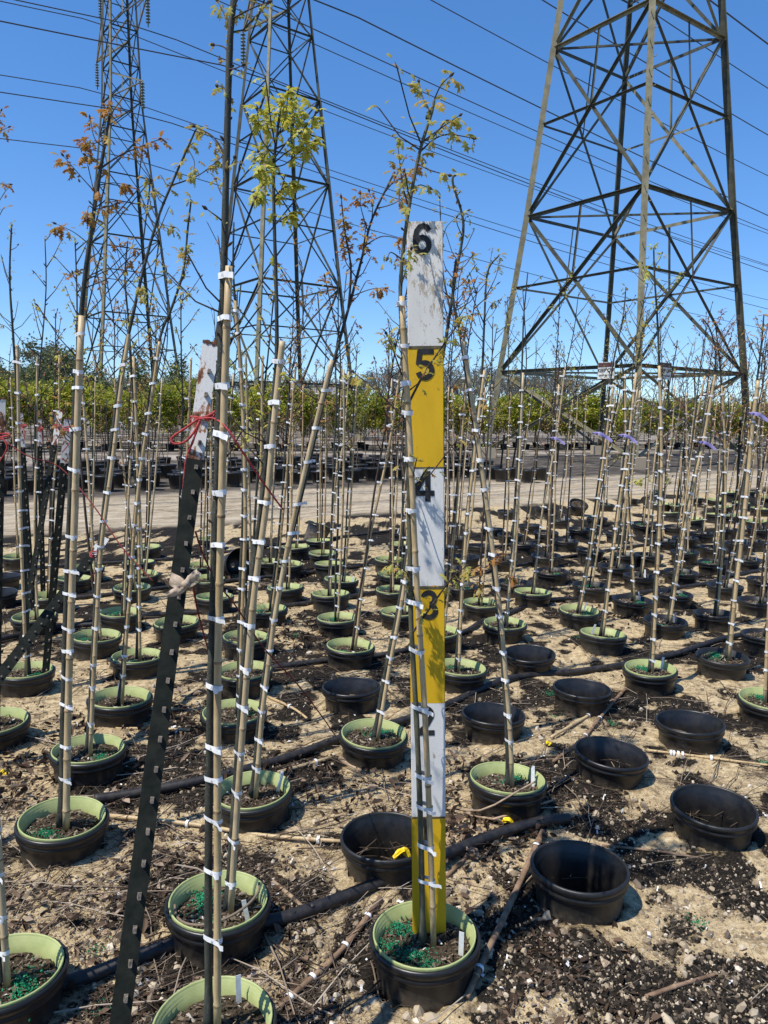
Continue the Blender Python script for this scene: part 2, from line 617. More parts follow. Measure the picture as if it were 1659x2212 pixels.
M['posttop'] = rusty_paint()
M['rust'] = simple('rust', (0.07, 0.03, 0.015), (0.20, 0.09, 0.04), 90, 0.9)
M['stud'] = simple('worn post stud', (0.06, 0.052, 0.044), (0.26, 0.215, 0.175), 120, 0.6)
M['twine'] = simple('red twine', (0.30, 0.035, 0.035), (0.48, 0.08, 0.075), 200, 0.8, 0.2, 0.5)
M['twine_d'] = simple('faded red twine', (0.10, 0.018, 0.018), (0.24, 0.04, 0.04), 200, 0.85, 0.2, 0.5)
M['cloth'] = simple('beige cloth', (0.33, 0.25, 0.18), (0.50, 0.39, 0.29), 60, 0.9, 0.1, 0.3)
M['pipe'] = dusty_black('black irrigation pipe', (0.009, 0.009, 0.011), (0.06, 0.05, 0.04), 0.45)
M['steel'] = simple('lit-toned weathered tower steel', (0.15, 0.135, 0.082), (0.27, 0.24, 0.15), 3.0, 0.6, 0.35, 0.0, metallic=0.15)  # lit copy of the tower steel, sunlight put into its colour
M['steel_shaded'] = simple('shade-toned tower steel', (0.045, 0.046, 0.034), (0.10, 0.098, 0.068), 3.0, 0.6, 0.35, 0.0, metallic=0.15)  # same steel painted darker, standing in for its shaded sides
M['wire'] = flat('power line', (0.05, 0.055, 0.065), 0.5, 0.4)
M['insul'] = simple('grey green insulator glaze', (0.045, 0.075, 0.08), (0.09, 0.13, 0.135), 10, 0.25, 0.5, 0.0)
M['sign'] = simple('white warning sign', (0.55, 0.54, 0.50), (0.72, 0.71, 0.67), 12, 0.5)
M['signy'] = simple('faded cream warning sign', (0.52, 0.46, 0.30), (0.66, 0.60, 0.42), 12, 0.5)
M['signdark'] = flat('sign heading', (0.09, 0.04, 0.035), 0.5)
M['purple'] = simple('violet ribbon', (0.22, 0.19, 0.40), (0.30, 0.26, 0.50), 40, 0.5)
M['ytape'] = simple('yellow plastic tape', (0.75, 0.52, 0.01), (0.85, 0.62, 0.03), 30, 0.4)
M['maple'] = island('maple foliage', [(0, (0.12, 0.16, 0.014)), (0.45, (0.27, 0.30, 0.025)), (0.85, (0.42, 0.41, 0.04)), (1, (0.44, 0.33, 0.055))], 0.55, 0.3, 0.35)
_nt = M['maple'].node_tree
_b = _nt.nodes['Principled BSDF']
_src = _b.inputs['Base Color'].links[0].from_socket
_oi = _nt.nodes.new('ShaderNodeObjectInfo')
_cl = mixc(_nt, mth(_nt, 'MULTIPLY', ramp(_nt, _oi.outputs['Random'], [(0.45, (0, 0, 0)), (1, (1, 1, 1))]), 0.5), _src, (0.085, 0.125, 0.02))
_nt.links.new(_cl, _b.inputs['Base Color'])
M['dgreen'] = island('dark pear foliage', [(0, (0.055, 0.078, 0.026)), (0.6, (0.115, 0.145, 0.045)), (1, (0.19, 0.22, 0.065))], 0.5, 0.35, 0.25)
M['faru'] = island('far budding twigs', [(0, (0.13, 0.125, 0.105)), (0.5, (0.19, 0.18, 0.145)), (1, (0.20, 0.215, 0.14))], 0.9, 0.1, 0.25)
M['willow'] = island('far willow foliage', [(0, (0.11, 0.13, 0.075)), (1, (0.19, 0.21, 0.13))], 0.9, 0.1, 0.3)
M['farbark'] = flat('far tree bark', (0.16, 0.15, 0.135), 0.9)
M['gravel'] = island('gravel', [(0, (0.14, 0.11, 0.085)), (0.45, (0.30, 0.235, 0.155)), (0.88, (0.47, 0.39, 0.28)), (1, (0.62, 0.56, 0.46))], 0.9, 0.15)
M['crumb'] = island('dark mulch crumbs', [(0, (0.010, 0.009, 0.008)), (0.6, (0.03, 0.025, 0.02)), (0.9, (0.075, 0.06, 0.045)), (1, (0.15, 0.11, 0.08))], 0.95, 0.1)
M['litter'] = island('dry leaf litter', [(0, (0.022, 0.015, 0.010)), (0.45, (0.075, 0.048, 0.032)), (0.8, (0.20, 0.135, 0.092)), (1, (0.40, 0.31, 0.23))], 0.85, 0.15, 0.15)
M['twig'] = island('dead twigs', [(0, (0.045, 0.032, 0.024)), (0.5, (0.14, 0.10, 0.07)), (0.85, (0.30, 0.235, 0.17)), (1, (0.45, 0.38, 0.30))], 0.85, 0.15)
M['scrap'] = island('white tape scraps', [(0, (0.60, 0.59, 0.56)), (1, (0.82, 0.81, 0.79))], 0.6, 0.3)
M['plaster'] = simple('white far wall', (0.62, 0.62, 0.60), (0.72, 0.71, 0.69), 0.6, 0.8)
M['roofm'] = simple('grey far roof', (0.16, 0.15, 0.15), (0.24, 0.22, 0.21), 0.8, 0.8)
M['glass'] = flat('dark far window', (0.03, 0.04, 0.05), 0.15, 0.5)
M['wood'] = simple('dry wood', (0.20, 0.14, 0.09), (0.42, 0.31, 0.21), 25, 0.85)

# ------------------------------------------------------------------ where the pots stand: rim centre in the measured picture, kind
# G pale green liner, K black liner, E empty socket pot, T tipped
RIM_Z = 0.118
POTS = []      # dict(px,py,kind,X,Y,key)


def pot(key, x, y, kind):
    p = at_z(x, y, RIM_Z)
    POTS.append(dict(key=key, kind=kind, X=p.x, Y=p.y, x=x, y=y))


for row in [('A', 921, 2015, 'G'), ('S1', 464, 2200, 'G'), ('LL', 4, 2092, 'G'), ('S5', 470, 1941, 'G'), ('S4', 548, 1701, 'G'),
            ('S3', 132, 1766, 'G'), ('S8', 190, 1614, 'G'), ('S11', 806, 1583, 'G'), ('S12', 1095, 1682, 'G'), ('S6', 506, 1533, 'G'),
            ('S7', 258, 1507, 'G'), ('S9', 297, 1415, 'G'), ('S10', 54, 1450, 'G'), ('S10b', -12, 1556, 'G'), ('S13', 992, 1442, 'G'),
            ('S19', 1406, 1442, 'G'), ('S24', 1660, 1507, 'G'), ('S18', 1302, 1367, 'G'), ('S15', 1090, 1345, 'G'), ('S17', 1250, 1315, 'G'),
            ('S20', 1560, 1415, 'K'), ('S21', 1437, 1337, 'K'), ('S22', 1365, 1292, 'K'), ('S23', 1545, 1322, 'K'),
            ('E0', 836, 1803, 'E'), ('E1', 1254, 1868, 'E'), ('E2', 1542, 1732, 'E'), ('E3', 1317, 1620, 'E'), ('E4', 1493, 1556, 'E'),
            ('E5', 1065, 1535, 'E'), ('E6', 1257, 1482, 'E'), ('E7', 1145, 1407, 'E'), ('E8', 760, 1477, 'E')]:
    pot(*row)
MID = """G 40 1200|E 2 1240|E -8 1278|G 75 1330|G 108 1285|G 158 1247|G 188 1224|G 207 1372|G 258 1322|G 285 1267|G 305 1238|G 300 1212|
G 318 1180|G 382 1342|G 450 1248|G 436 1220|G 463 1287|G 455 1162|G 530 1375|G 530 1447|G 577 1314|G 617 1267|G 582 1212|G 690 1166|
G 698 1194|G 712 1216|G 735 1250|G 715 1282|G 730 1333|G 755 1393|G 1150 1277|G 1040 1300|K 1455 1280|K 1275 1262|K 1567 1262|K 1637 1293|K 1655 1368|
K 1192 1231|K 1470 1233|K 1382 1240|K 1180 1197|K 1275 1186|E 1037 1177|K 1130 1172|K 1220 1165|K 1180 1147|K 1102 1152|E 1065 1140|K 985 1158|
E 1095 1103|E 1145 1132|E 1177 1097|K 1307 1088|K 1210 1122|K 1252 1140|K 1290 1117|K 1362 1077|K 1430 1165|K 1515 1150|K 1540 1181|K 1542 1213|
K 1610 1205|K 1625 1166|K 1652 1250|G 850 1272|G 866 1320|G 840 1207|G 850 1240|G 947 1362|K 995 1262|K 966 1226|K 1335 1150|K 1350 1195|K 1330 1221|
K 1400 1195|K 1390 1130|G 1468 1090|G 1450 1108|G 1500 1075|G 1545 1078|G 1562 1093|G 1548 1108|G 1430 1087|G 1600 1085|G 1640 1098|G 1590 1112|
G 1635 1125|G 1500 1120|K 1460 1135|K 1570 1140|K 1420 1060|G 1655 1072|G 1615 1062|G 1575 1062|K 870 1150|K 905 1130|G 868 1172|
K 960 1180|E 1005 1200|K 1085 1205|K 1110 1255|G 640 1180|G 620 1215|K 1480 1190|K 1640 1140|K 1480 1160|K 1595 1172"""
for q in MID.replace('\n', '').split('|'):
    k, x, y = q.split()
    pot('', float(x), float(y), k)
PXY = np.array([(p['X'], p['Y']) for p in POTS])

# ------------------------------------------------------------------ ground
def gz(x, y):
    x, y = np.asarray(x, float), np.asarray(y, float)
    h = (fbm(x * 2.3, y * 2.3, 3, 4) - 0.5) * 0.045 + (fbm(x * 16, y * 16, 9, 3) - 0.5) * 0.018
    return h * np.clip(1.3 - y / 30, 0.25, 1)


def axis(lo, a, b, hi, step, g=1.16):
    mid = list(np.arange(a, b, step))
    s, x, left = step, a, []
    while x > lo:
        s *= g
        x -= s
        left.append(x)
    s, x, right = step, mid[-1], []
    while x < hi:
        s *= g
        x += s
        right.append(x)
    return np.array(left[::-1] + mid + right)


def mulch(x, y):
    """where dark potting mulch has been spilt (above 0.5)"""
    q = 0.56 * fbm(x * 7.0, y * 7.0, 51, 4) + 0.44 * fbm(x * 2.1, y * 2.1, 57, 3)
    q = 0.5 + (q - 0.5) * 1.5 + (fbm(x * 26, y * 26, 61, 2) - 0.5) * 0.22
    fr = np.clip((x - 0.05) / 0.5, 0, 1) * np.clip((3.9 - y) / 1.2, 0, 1)
    return q + 0.004 + 0.095 * fr


gx = axis(-700, -3.0, 3.0, 700, 0.022, 1.10)
gy = axis(-40, 0.9, 6.2, 1400, 0.022, 1.09)
GX, GY = np.meshgrid(gx, gy)
GZ = gz(GX, GY)
for p in POTS:                      # the socket pots are sunk: the soil is dug out under each
    if p['Y'] < 6.0 and abs(p['X']) < 3.0:
        d = np.hypot(GX - p['X'], GY - p['Y'])
        GZ[d < 0.121] = -0.26
        ring = (d >= 0.121) & (d < 0.2)
        GZ[ring] = np.minimum(GZ[ring], 0.022) + 0.012 * np.clip((0.2 - d[ring]) / 0.07, 0, 1)
nx, ny = len(gx), len(gy)
idx = np.arange(nx * ny).reshape(ny, nx)
a_, b_, c_, d_ = idx[:-1, :-1].ravel(), idx[:-1, 1:].ravel(), idx[1:, 1:].ravel(), idx[1:, :-1].ravel()
tri = np.concatenate([np.stack([a_, b_, c_], 1), np.stack([a_, c_, d_], 1)])
g_me = np_mesh('ground', np.stack([GX.ravel(), GY.ravel(), GZ.ravel()], 1), tri, M['ground'], True)
at_ = g_me.attributes.new('mulch', 'FLOAT', 'POINT')
at_.data.foreach_set('value', mulch(GX, GY).ravel().astype(np.float32))
ground = link('ground', g_me)
tag(ground, 'sandy nursery ground with dark mulch patches and a pale dirt road', None, None, 'structure')


def gzs(x, y):
    return float(gz(np.array([x]), np.array([y]))[0])


# ------------------------------------------------------------------ transmission towers and power lines
def angle_bar(a, b, w, up=Vector((0, 0, 1)), t=None):
    """an L-section steel angle from a to b"""
    a, b = Vector(a), Vector(b)
    t = t or w * 0.14
    d = (b - a).normalized()
    ref = up if abs(d.dot(up)) < 0.95 else Vector((1, 0, 0))
    u = (ref - d * ref.dot(d)).normalized()
    v = d.cross(u)
    prof = [(0, 0), (w, 0), (w, t), (t, t), (t, w), (0, w)]
    vs = [e + u * (x - w / 2) + v * (y - w / 2) for e in (a, b) for x, y in prof]
    fs = [(i, (i + 1) % 6, 6 + (i + 1) % 6, 6 + i) for i in range(6)] + [(5, 4, 3, 2, 1, 0), (6, 7, 8, 9, 10, 11)]
    return MB().add(vs, fs)


ROT_T = R(-9.4)
LINE_DIR = Vector((math.cos(R(35.6)), math.sin(R(35.6)), 0))
ARM_DIR = Vector((-LINE_DIR.y, LINE_DIR.x, 0))        # away and to the left


def text_mesh(s, size, mat, offset=0.0, extrude=0.0015):
    cu = bpy.data.curves.new('lettering', 'FONT')
    cu.body = s
    cu.size = size
    cu.offset = offset
    cu.extrude = extrude
    cu.align_x = 'CENTER'
    cu.align_y = 'CENTER'
    ob = bpy.data.objects.new('lettering', cu)
    COL.objects.link(ob)
    bpy.context.view_layer.update()
    me = bpy.data.meshes.new_from_object(ob.evaluated_get(bpy.context.evaluated_depsgraph_get()))
    bpy.data.objects.remove(ob)
    me.materials.clear()
    me.materials.append(mat)
    return me


def insulator_mesh(n=9, L=2.0):
    prof = [(0.02, 0)]
    for i in range(n):
        z = -0.15 - i * (L - 0.3) / n
        prof += [(0.03, z + 0.05), (0.07, z + 0.03), (0.15, z - 0.03), (0.15, z - 0.06), (0.04, z - 0.07)]
    prof += [(0.03, -L), (0.001, -L)]
    return MB().lathe(prof, 12).mesh('insulator', M['insul'])


INS = insulator_mesh()
SAG = 0.0011


def tower(X, Y, label, signs, big):
    root = empty('transmission_tower', (X, Y, 0), label, 'tower', 'lattice transmission towers')
    lv = [(0.0, 4.47), (3.03, 4.095), (8.3, 3.36), (13.7, 2.70), (18.0, 2.15), (21.2, 1.75), (23.3, 1.5), (25.6, 1.4), (28.0, 1.3), (30.2, 1.2), (32.5, 1.1), (35.5, 0.5)]

    def corner(i, k):
        z, r = lv[i]
        w = ROT_T - math.pi / 2 + k * math.pi / 2
        return Vector((r * math.cos(w), r * math.sin(w), z))

    def put(name, mb, mat=M['steel']):
        return link(name, mb.mesh(name, mat, False), root)
    top = len(lv) - 1
    for k in range(4):
        a, b = corner(0, k), corner(top, k)
        kz = Vector((a.x, a.y, 0)).normalized()
        o = MB()
        for i in range(top):
            w = 0.19 if i < 4 else 0.14
            o.add(angle_bar(corner(i, k), corner(i + 1, k), w, -kz).v, [(j, (j + 1) % 6, 6 + (j + 1) % 6, 6 + j) for j in range(6)])
        put('leg', o, M['steel'] if big and k in (0, 3) or k == 0 else M['steel_shaded'])  # legs on the bright side get the lit tone, the rest painted shade
        o = MB().box((a.x, a.y, 0.1), (0.6, 0.6, 0.5))
        link('footing', o.mesh('footing', M['gravel'], False), root)
        if k == 0 and big:
            for s in range(26):                       # step bolts on the near leg
                z = 3.2 + s * 0.42
                f = z / lv[top][0]
                for i in range(top):
                    if lv[i][0] <= z < lv[i + 1][0]:
                        t = (z - lv[i][0]) / (lv[i + 1][0] - lv[i][0])
                        q = corner(i, k).lerp(corner(i + 1, k), t)
                d = Vector((0.8, -0.6, 0)) if s % 2 else Vector((-0.3, -0.95, 0))
                m = MB().tube([q, q + d * 0.2, q + d * 0.2 + Vector((0, 0, 0.05))], 0.012, 5)
                put('step_bolt', m)
    for i in range(0, top):
        for k in range(4):
            k2 = (k + 1) % 4
            a, b, a2, b2 = corner(i, k), corner(i, k2), corner(i + 1, k), corner(i + 1, k2)
            w = (0.095 if i < 4 else 0.075) if big else (0.085 if i < 4 else 0.065)
            nrm = ((a + b) / 2)
            nrm.z = 0
            nrm.normalize()
            mt = M['steel'] if big and (i + k) % 3 == 0 else M['steel_shaded']  # painted shade on most braces, lit tone on some of the nearest tower
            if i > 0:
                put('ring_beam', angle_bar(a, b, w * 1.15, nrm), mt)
            if i == 0:
                a, b = a + Vector((0, 0, .25)), b + Vector((0, 0, .25))
                put('diagonal_brace', angle_bar(a, b2, w, nrm), mt)
                put('diagonal_brace', angle_bar(b - nrm * .05, a2 - nrm * .05, w, nrm), mt)
                la, lb = (a - b).length, (a2 - b2).length
                x = a.lerp(b2, la / (la + lb))
                put('hanger', angle_bar(x + nrm * .02, (a2 + b2) / 2 - Vector((0, 0, .04)), w * .6, nrm), mt)
                continue
            if i == 1:
                # lower panel: X brace with a belt at the crossing and posts
                put('diagonal_brace', angle_bar(a, b2, w, nrm), mt)
                put('diagonal_brace', angle_bar(b - nrm * .05, a2 - nrm * .05, w, nrm), mt)
            else:
                put('diagonal_brace', angle_bar(a, b2, w * .95, nrm), mt)
                put('diagonal_brace', angle_bar(b - nrm * .05, a2 - nrm * .05, w * .95, nrm), mt)
            if i in (1, 2, 3):
                # crossing point of the X
                la, lb = (a - b).length, (a2 - b2).length
                t = la / (la + lb)
                x = a.lerp(b2, t)
                l1, l2 = a.lerp(a2, t), b.lerp(b2, t)
                put('belt_strut', angle_bar(l1, x, w * .75, nrm), mt)
                put('belt_strut', angle_bar(x - nrm * .03, l2, w * .75, nrm), mt)
            if i in (1, 2) and big or i == 1:
                for f in (0.5,):
                    top_p = a2.lerp(b2, f)
                    t = la / (la + lb)
                    x = a.lerp(b2, t)
                    put('hanger', angle_bar(x + nrm * .02, top_p - Vector((0, 0, .04)), w * .6, nrm), mt)
        if i in (1, 2, 3) and big:
            put('plan_brace', angle_bar(corner(i, 1), corner(i, 3), 0.06), M['steel_shaded'])
    # cross arms carry the insulators
    tips = []
    for ai, (z, L) in enumerate(((23.3, 4.6), (28.1, 6.0), (32.5, 4.6))):
        zz = z
        for s in (-1, 1):
            tip = ARM_DIR * (s * L) + Vector((0, 0, zz))
            arm = MB()
            for off in (-1, 1):
                inner = ARM_DIR * (s * 0.95) + LINE_DIR * (off * 0.95) + Vector((0, 0, zz))
                arm.add(angle_bar(inner, tip, 0.10).v, angle_bar(inner, tip, 0.10).f)
                up = ARM_DIR * (s * 0.9) + LINE_DIR * (off * 0.9) + Vector((0, 0, zz + 1.5))
                arm.add(angle_bar(up, tip, 0.09).v, angle_bar(up, tip, 0.09).f)
                for f in (0.35, 0.65):
                    p, q = inner.lerp(tip, f), up.lerp(tip, f)
                    arm.add(angle_bar(p, q, 0.06).v, angle_bar(p, q, 0.06).f)
            put('cross_arm', arm)
            link('insulator_string', INS, root, tip)
            tips.append(Vector((X, Y, 0)) + tip - Vector((0, 0, 2.05)))
    for (k, f, mat, wd, txt) in signs:
        a, b = corner(1, k), corner(1, (k + 1) % 4)
        p = a.lerp(b, f)
        nrm = (a + b) / 2
        nrm.z = 0
        nrm.normalize()
        rz = math.atan2(nrm.y, nrm.x) + math.pi / 2
        p = p + nrm * 0.12 - Vector((0, 0, 0.12))
        s = link('warning_sign', MB().box((0, 0, 0), (wd, 0.02, 0.5)).mesh('warning_sign', mat, False), root, p, (0, 0, rz))
        link('heading', MB().box((0, -0.016, 0.17), (wd * .96, 0.006, 0.13)).mesh('heading', M['signdark'], False), s)
        if txt:
            link('lettering', text_mesh(txt, 0.15, M['black'], 0.004), s, (0, -0.015, 0.0), (math.pi / 2, 0, 0))
            link('lettering', text_mesh('HIGH VOLTAGE', 0.07, M['black'], 0.001), s, (0, -0.015, -0.15), (math.pi / 2, 0, 0))
    return tips


T1 = tower(8.07, 26.63, 'nearest and largest steel lattice tower, standing right of the measuring board',
           [(0, 0.82 - 0.62, M['sign'], 0.62, 'KEEP OFF'), (3, 0.82, M['sign'], 0.62, 'KEEP OFF')], True)
T2 = tower(-5.95, 43.07, 'middle steel lattice tower between the other two towers',
           [(3, 0.35, M['signy'], 0.5, ''), (0, 0.4, M['signy'], 0.5, '')], False)
T3 = tower(-19.31, 57.37, 'farthest steel lattice tower with insulators hanging on its cross arms, at left', [], False)


def wire(name, p, tmin, tmax, rad, label, sag=SAG):
    """a conductor through the insulator end p along the line direction, sagging towards mid span"""
    for side, tm in ((-1, tmin), (1, tmax)):
        pass
    span = 260.0
    pts = []
    for i in range(90):
        t = tmin + (tmax - tmin) * i / 89
        u = abs(t)
        z = -sag * u * (span - u) * 0.33
        pts.append(p + LINE_DIR * t + Vector((0, 0, z)))
    o = link(name, MB().tube(pts, rad, 6).mesh(name, M['wire']))
    return tag(o, label, 'power line', 'power lines')


arm_names = ['lower', 'middle', 'upper']
for ti, (tips, tn) in enumerate(((T1, 'nearest'), (T2, 'middle'), (T3, 'farthest'))):
    for i, p in enumerate(tips):
        wire('power_line', p, -60 if ti else -30, 230, 0.034, 'dark power line hung from the %s %s arm of the %s tower' % (
            arm_names[i // 2], 'near' if i % 2 == 0 else 'far', tn))

# ------------------------------------------------------------------ nursery pots
def pot_mesh(mat, seed, n=44):
    prof = [(0.112, -0.12), (0.124, 0.0), (0.1305, 0.085), (0.1315, 0.092), (0.1405, 0.096), (0.1425, 0.100), (0.1410, 0.106), (0.1395, 0.109),
            (0.1405, 0.112), (0.1440, 0.117), (0.1455, 0.123), (0.1448, 0.130), (0.1415, 0.1345), (0.1375, 0.134), (0.1355, 0.130),
            (0.1345, 0.116), (0.1300, 0.111), (0.1290, 0.096), (0.1255, 0.091), (0.118, 0.0), (0.106, -0.12), (0.02, -0.125)]
    mb = MB().lathe(prof, n, 0, 0.011, seed)
    for q in range(14 * n, len(mb.m)):
        mb.m[q] = 1
    return mb.mesh('outer_pot', [mat, M['potin']])


def liner_mesh(mat, seed, n=44):
    prof = [(0.1340, 0.126), (0.1350, 0.1330), (0.1358, 0.1375), (0.1352, 0.1400), (0.1335, 0.1408), (0.1315, 0.1400), (0.1304, 0.1375), (0.1298, 0.1340), (0.1272, 0.1325),
            (0.1268, 0.1270), (0.1246, 0.1255), (0.1240, 0.1180), (0.1222, 0.1165), (0.119, 0.080), (0.116, 0.06)]
    return MB().lathe(prof, n, 0, 0.006, seed).mesh('liner_rim', mat)


def soil_mesh(seed, chips=420):
    rg = random.Random(seed)
    mb = MB()
    n, k = 30, 7
    vs, fs = [(0, 0, 0.115)], []
    for i in range(1, k + 1):
        r = 0.1195 * i / k
        for j in range(n):
            w = 2 * math.pi * j / n
            z = 0.111 + rg.uniform(-.006, .006) - 0.010 * (i / k) ** 3
            vs.append((r * math.cos(w), r * math.sin(w), z))
    for j in range(n):
        fs.append((0, 1 + j, 1 + (j + 1) % n))
    for i in range(k - 1):
        for j in range(n):
            a, b = 1 + i * n + j, 1 + i * n + (j + 1) % n
            fs.append((a, a + n, b + n, b))
    mb.add(vs, fs, 0)
    for _ in range(chips):
        r, w = 0.114 * math.sqrt(rg.random()), rg.uniform(0, 6.28)
        c = Vector((r * math.cos(w), r * math.sin(w), 0.114 - 0.010 * (r / .12) ** 3 + rg.uniform(-.003, .005)))
        s = 0.0016 + 0.0058 * rg.random() ** 2.2
        q = Euler((rg.uniform(-.6, .6), rg.uniform(-.6, .6), rg.uniform(0, 6.3))).to_matrix()
        l = s * rg.uniform(1, 2.4)
        vs = [c + q @ Vector(p) for p in ((-l, -s * .6, 0), (l * .8, -s * .5, s * .2), (l, s * .5, 0), (-l * .7, s * .6, s * .25), (0, 0, s * .5))]
        mb.add(vs, [(0, 1, 4), (1, 2, 4), (2, 3, 4), (3, 0, 4)], 1)
    return mb.mesh('soil', [M['soil'], M['chip']], False)


OCT_V = [(1, 0, 0), (-1, 0, 0), (0, 1, 0), (0, -1, 0), (0, 0, 1), (0, 0, -1)]
OCT_F = [(0, 2, 4), (2, 1, 4), (1, 3, 4), (3, 0, 4), (2, 0, 5), (1, 2, 5), (3, 1, 5), (0, 3, 5)]


def fert_mesh(seed, n=260, spread=0.026):
    g = np.random.default_rng(seed)
    xy = g.normal(0, spread, (n, 2)) * np.array([1.3, 0.7])
    xy[:, 0] += np.sin(xy[:, 1] * 60) * 0.012
    z = 0.006 * np.exp(-(xy ** 2).sum(1) / spread ** 2) + g.uniform(-.001, .004, n)
    pos = np.stack([xy[:, 0], xy[:, 1], z], 1)
    s = g.uniform(.0017, .0030, n)[:, None] * np.ones((1, 3))
    return scatter('fertilizer', OCT_V, OCT_F, pos, s, rotmats(*g.uniform(0, 6, (3, n))), M['fert'], 0.2)


PM = [pot_mesh(M['pot'], s) for s in (1, 2, 3)] + [pot_mesh(M['pot2'], s) for s in (4, 5)]
LM = {'G': [liner_mesh(M['rim'], s) for s in (1, 4)], 'K': [liner_mesh(M['pot2'], s) for s in (2, 5)]}
SM = [soil_mesh(s) for s in (1, 2, 3, 4)]
FM = [fert_mesh(s) for s in (1, 2, 3)]
BODY_PROF_TAG = MB().box((0, 0, 0.035), (0.013, 0.0008, 0.09)).mesh('plant_tag', M['tagm'], False)

POT_LABEL = {
    'A': 'green-rimmed nursery pot that the measuring board stands in', 'S1': 'green-rimmed pot cut by the bottom edge, holding the tallest front sapling',
    'LL': 'green-rimmed pot cut by the left edge at the bottom corner', 'S5': 'green-rimmed pot touching the thick black pipe, with a cane curled inside',
    'S4': 'green-rimmed pot behind the front sapling, holding the cane that leans far right', 'S3': 'green-rimmed pot just left of the leaning steel post, its thick cane upright',
    'S8': 'green-rimmed pot behind the thick upright cane at left, in leaf litter', 'S11': 'green-rimmed pot left of the measuring board, behind an empty pot',
    'S12': 'green-rimmed pot right of the measuring board above the pipe end', 'S6': 'green-rimmed pot right behind the trunk of the tallest front sapling',
    'S7': 'green-rimmed pot left of the leaning steel post with a white tag upright', 'S9': 'green-rimmed pot left beside the leaning steel post, grey cane in it',
    'S10': 'green-rimmed pot at the left edge under the slanting rusty steel post', 'S10b': 'green-rimmed pot mostly cut off by the left edge below the slanting post',
    'S13': 'green-rimmed pot half hidden by the measuring board beside its figure 3', 'S19': 'large green-rimmed pot on the right lying along the middle black pipe',
    'S24': 'green-rimmed pot cut off by the right edge of the picture', 'S18': 'green-rimmed pot with white tag, above the black pipe right of centre',
    'S15': 'green-rimmed pot just above the empty pot beside the leaning cane', 'S17': 'green-rimmed pot below the bend of the farther black pipe',
    'S20': 'black nursery pot with planted cane at the right, below the pipe', 'S21': 'black nursery pot with two white tags and green granules',
    'S22': 'black planted pot behind the farther black pipe, cane leaning left', 'S23': 'black planted pot near the right edge above the pipe',
    'E0': 'empty black pot half hidden behind the measuring board', 'E1': 'largest empty black pot, right of the measuring board', 'E2': 'empty black pot nearest the right edge',
    'E3': 'empty black pot third back on the right, canes crossing beside it', 'E4': 'empty black pot right side beside the long fallen cane', 'E5': 'empty black pot right of the board behind the leaning cane',
    'E6': 'empty black pot just below the middle black pipe on the right', 'E7': 'empty black pot above the middle pipe, touching the leaning cane', 'E8': 'empty black pot left of the board behind a green-rimmed pot'}

ORD = {}


def region(p):
    return (p['kind'], p['x'] < 917, p['y'] < 1190)


for i, p in sorted(enumerate(POTS), key=lambda t: t[1]['x']):
    if not p['key']:
        ORD[i] = sum(1 for j in ORD if region(POTS[j]) == region(p)) + 1
        p['ord'] = ORD[i]


def nth(i):
    return nth_word(ORD[i])


def nth_word(n):
    return {1: 'first', 2: 'second', 3: 'third'}.get(n, '%d%s' % (n, {1: 'st', 2: 'nd', 3: 'rd'}.get(n % 10 if n // 10 != 1 else 0, 'th')))


for i, p in enumerate(POTS):
    k, key = p['kind'], p['key']
    gzv = gzs(p['X'], p['Y']) * 0.4 - 0.022
    p['z'] = gzv
    side = 'left of the board' if p['x'] < 917 else 'right of the board'
    dist = 'near the road' if p['y'] < 1190 else 'in middle rows'
    what = {'G': 'green-rimmed pot', 'K': 'black planted pot', 'E': 'empty black pot'}[k]
    lab = POT_LABEL.get(key) or '%s, %s from the left, %s %s' % (what, nth(i), dist, side)
    grp = {'G': 'green-rimmed pots', 'K': 'black planted pots', 'E': 'empty socket pots'}[k] + ('' if key else ' %s %s' % (dist, side))
    rz = rnd(0, 6.28)
    tl = 0.045 if p['y'] > 1150 else 0.10
    root = empty('nursery_pot', (p['X'], p['Y'], gzv), lab, 'pot', grp, (rnd(-tl, tl), rnd(-tl, tl), rz))
    root.scale = (rnd(.97, 1.03), rnd(.97, 1.03), rnd(.96, 1.04))
    link('outer_pot', random.choice(PM), root)
    if k == 'E':
        link('pot_floor', MB().lathe([(0.11, -0.10), (0.06, -0.095), (0.001, -0.09)], 20).mesh('pot_floor', M['soil']) if i == 0 else SM[0], root, (0, 0, -0.2), None, 0.98)
        continue
    link('liner_rim', random.choice(LM[k]), root, (0, 0, 0.001 if k == 'G' else -0.006))
    dsoil = rnd(-.010, .004)
    link('soil', random.choice(SM), root, (0, 0, dsoil))
    if key == 'A':
        fl = [(-.06, .05, 1.0), (-.03, -.05, .8), (.0, -.085, .6), (-.075, -.02, .8)]
    elif random.random() < 0.85:
        a = rnd(0, 6.28)
        fl = [(0.055 * math.cos(a), 0.055 * math.sin(a), rnd(.8, 1.25))]
    else:
        fl = []
    for (fx, fy, fs) in fl:
        v = Matrix.Rotation(-rz, 3, 'Z') @ Vector((fx, fy, 0))
        tag(link('fertilizer', random.choice(FM), root, (v.x, v.y, 0.112 + dsoil), (0, 0, rnd(0, 6)), fs), kind='stuff')
    if key in ('A', 'S1', 'S7', 'S18', 'S21', 'S12', 'S4', 'S20', 'S19') or random.random() < 0.35:
        a = {'A': -0.45, 'S1': 1.15, 'S12': 0.15, 'S4': 0.6}.get(key, rnd(-.6, 2.4))
        v = Matrix.Rotation(-rz, 3, 'Z') @ Vector((0.100 * math.cos(a), 0.100 * math.sin(a), 0))
        link('plant_tag', BODY_PROF_TAG, root, (v.x, v.y, 0.095), (rnd(-.2, .2), rnd(-.25, .25), -rz + rnd(-.5, .5)))

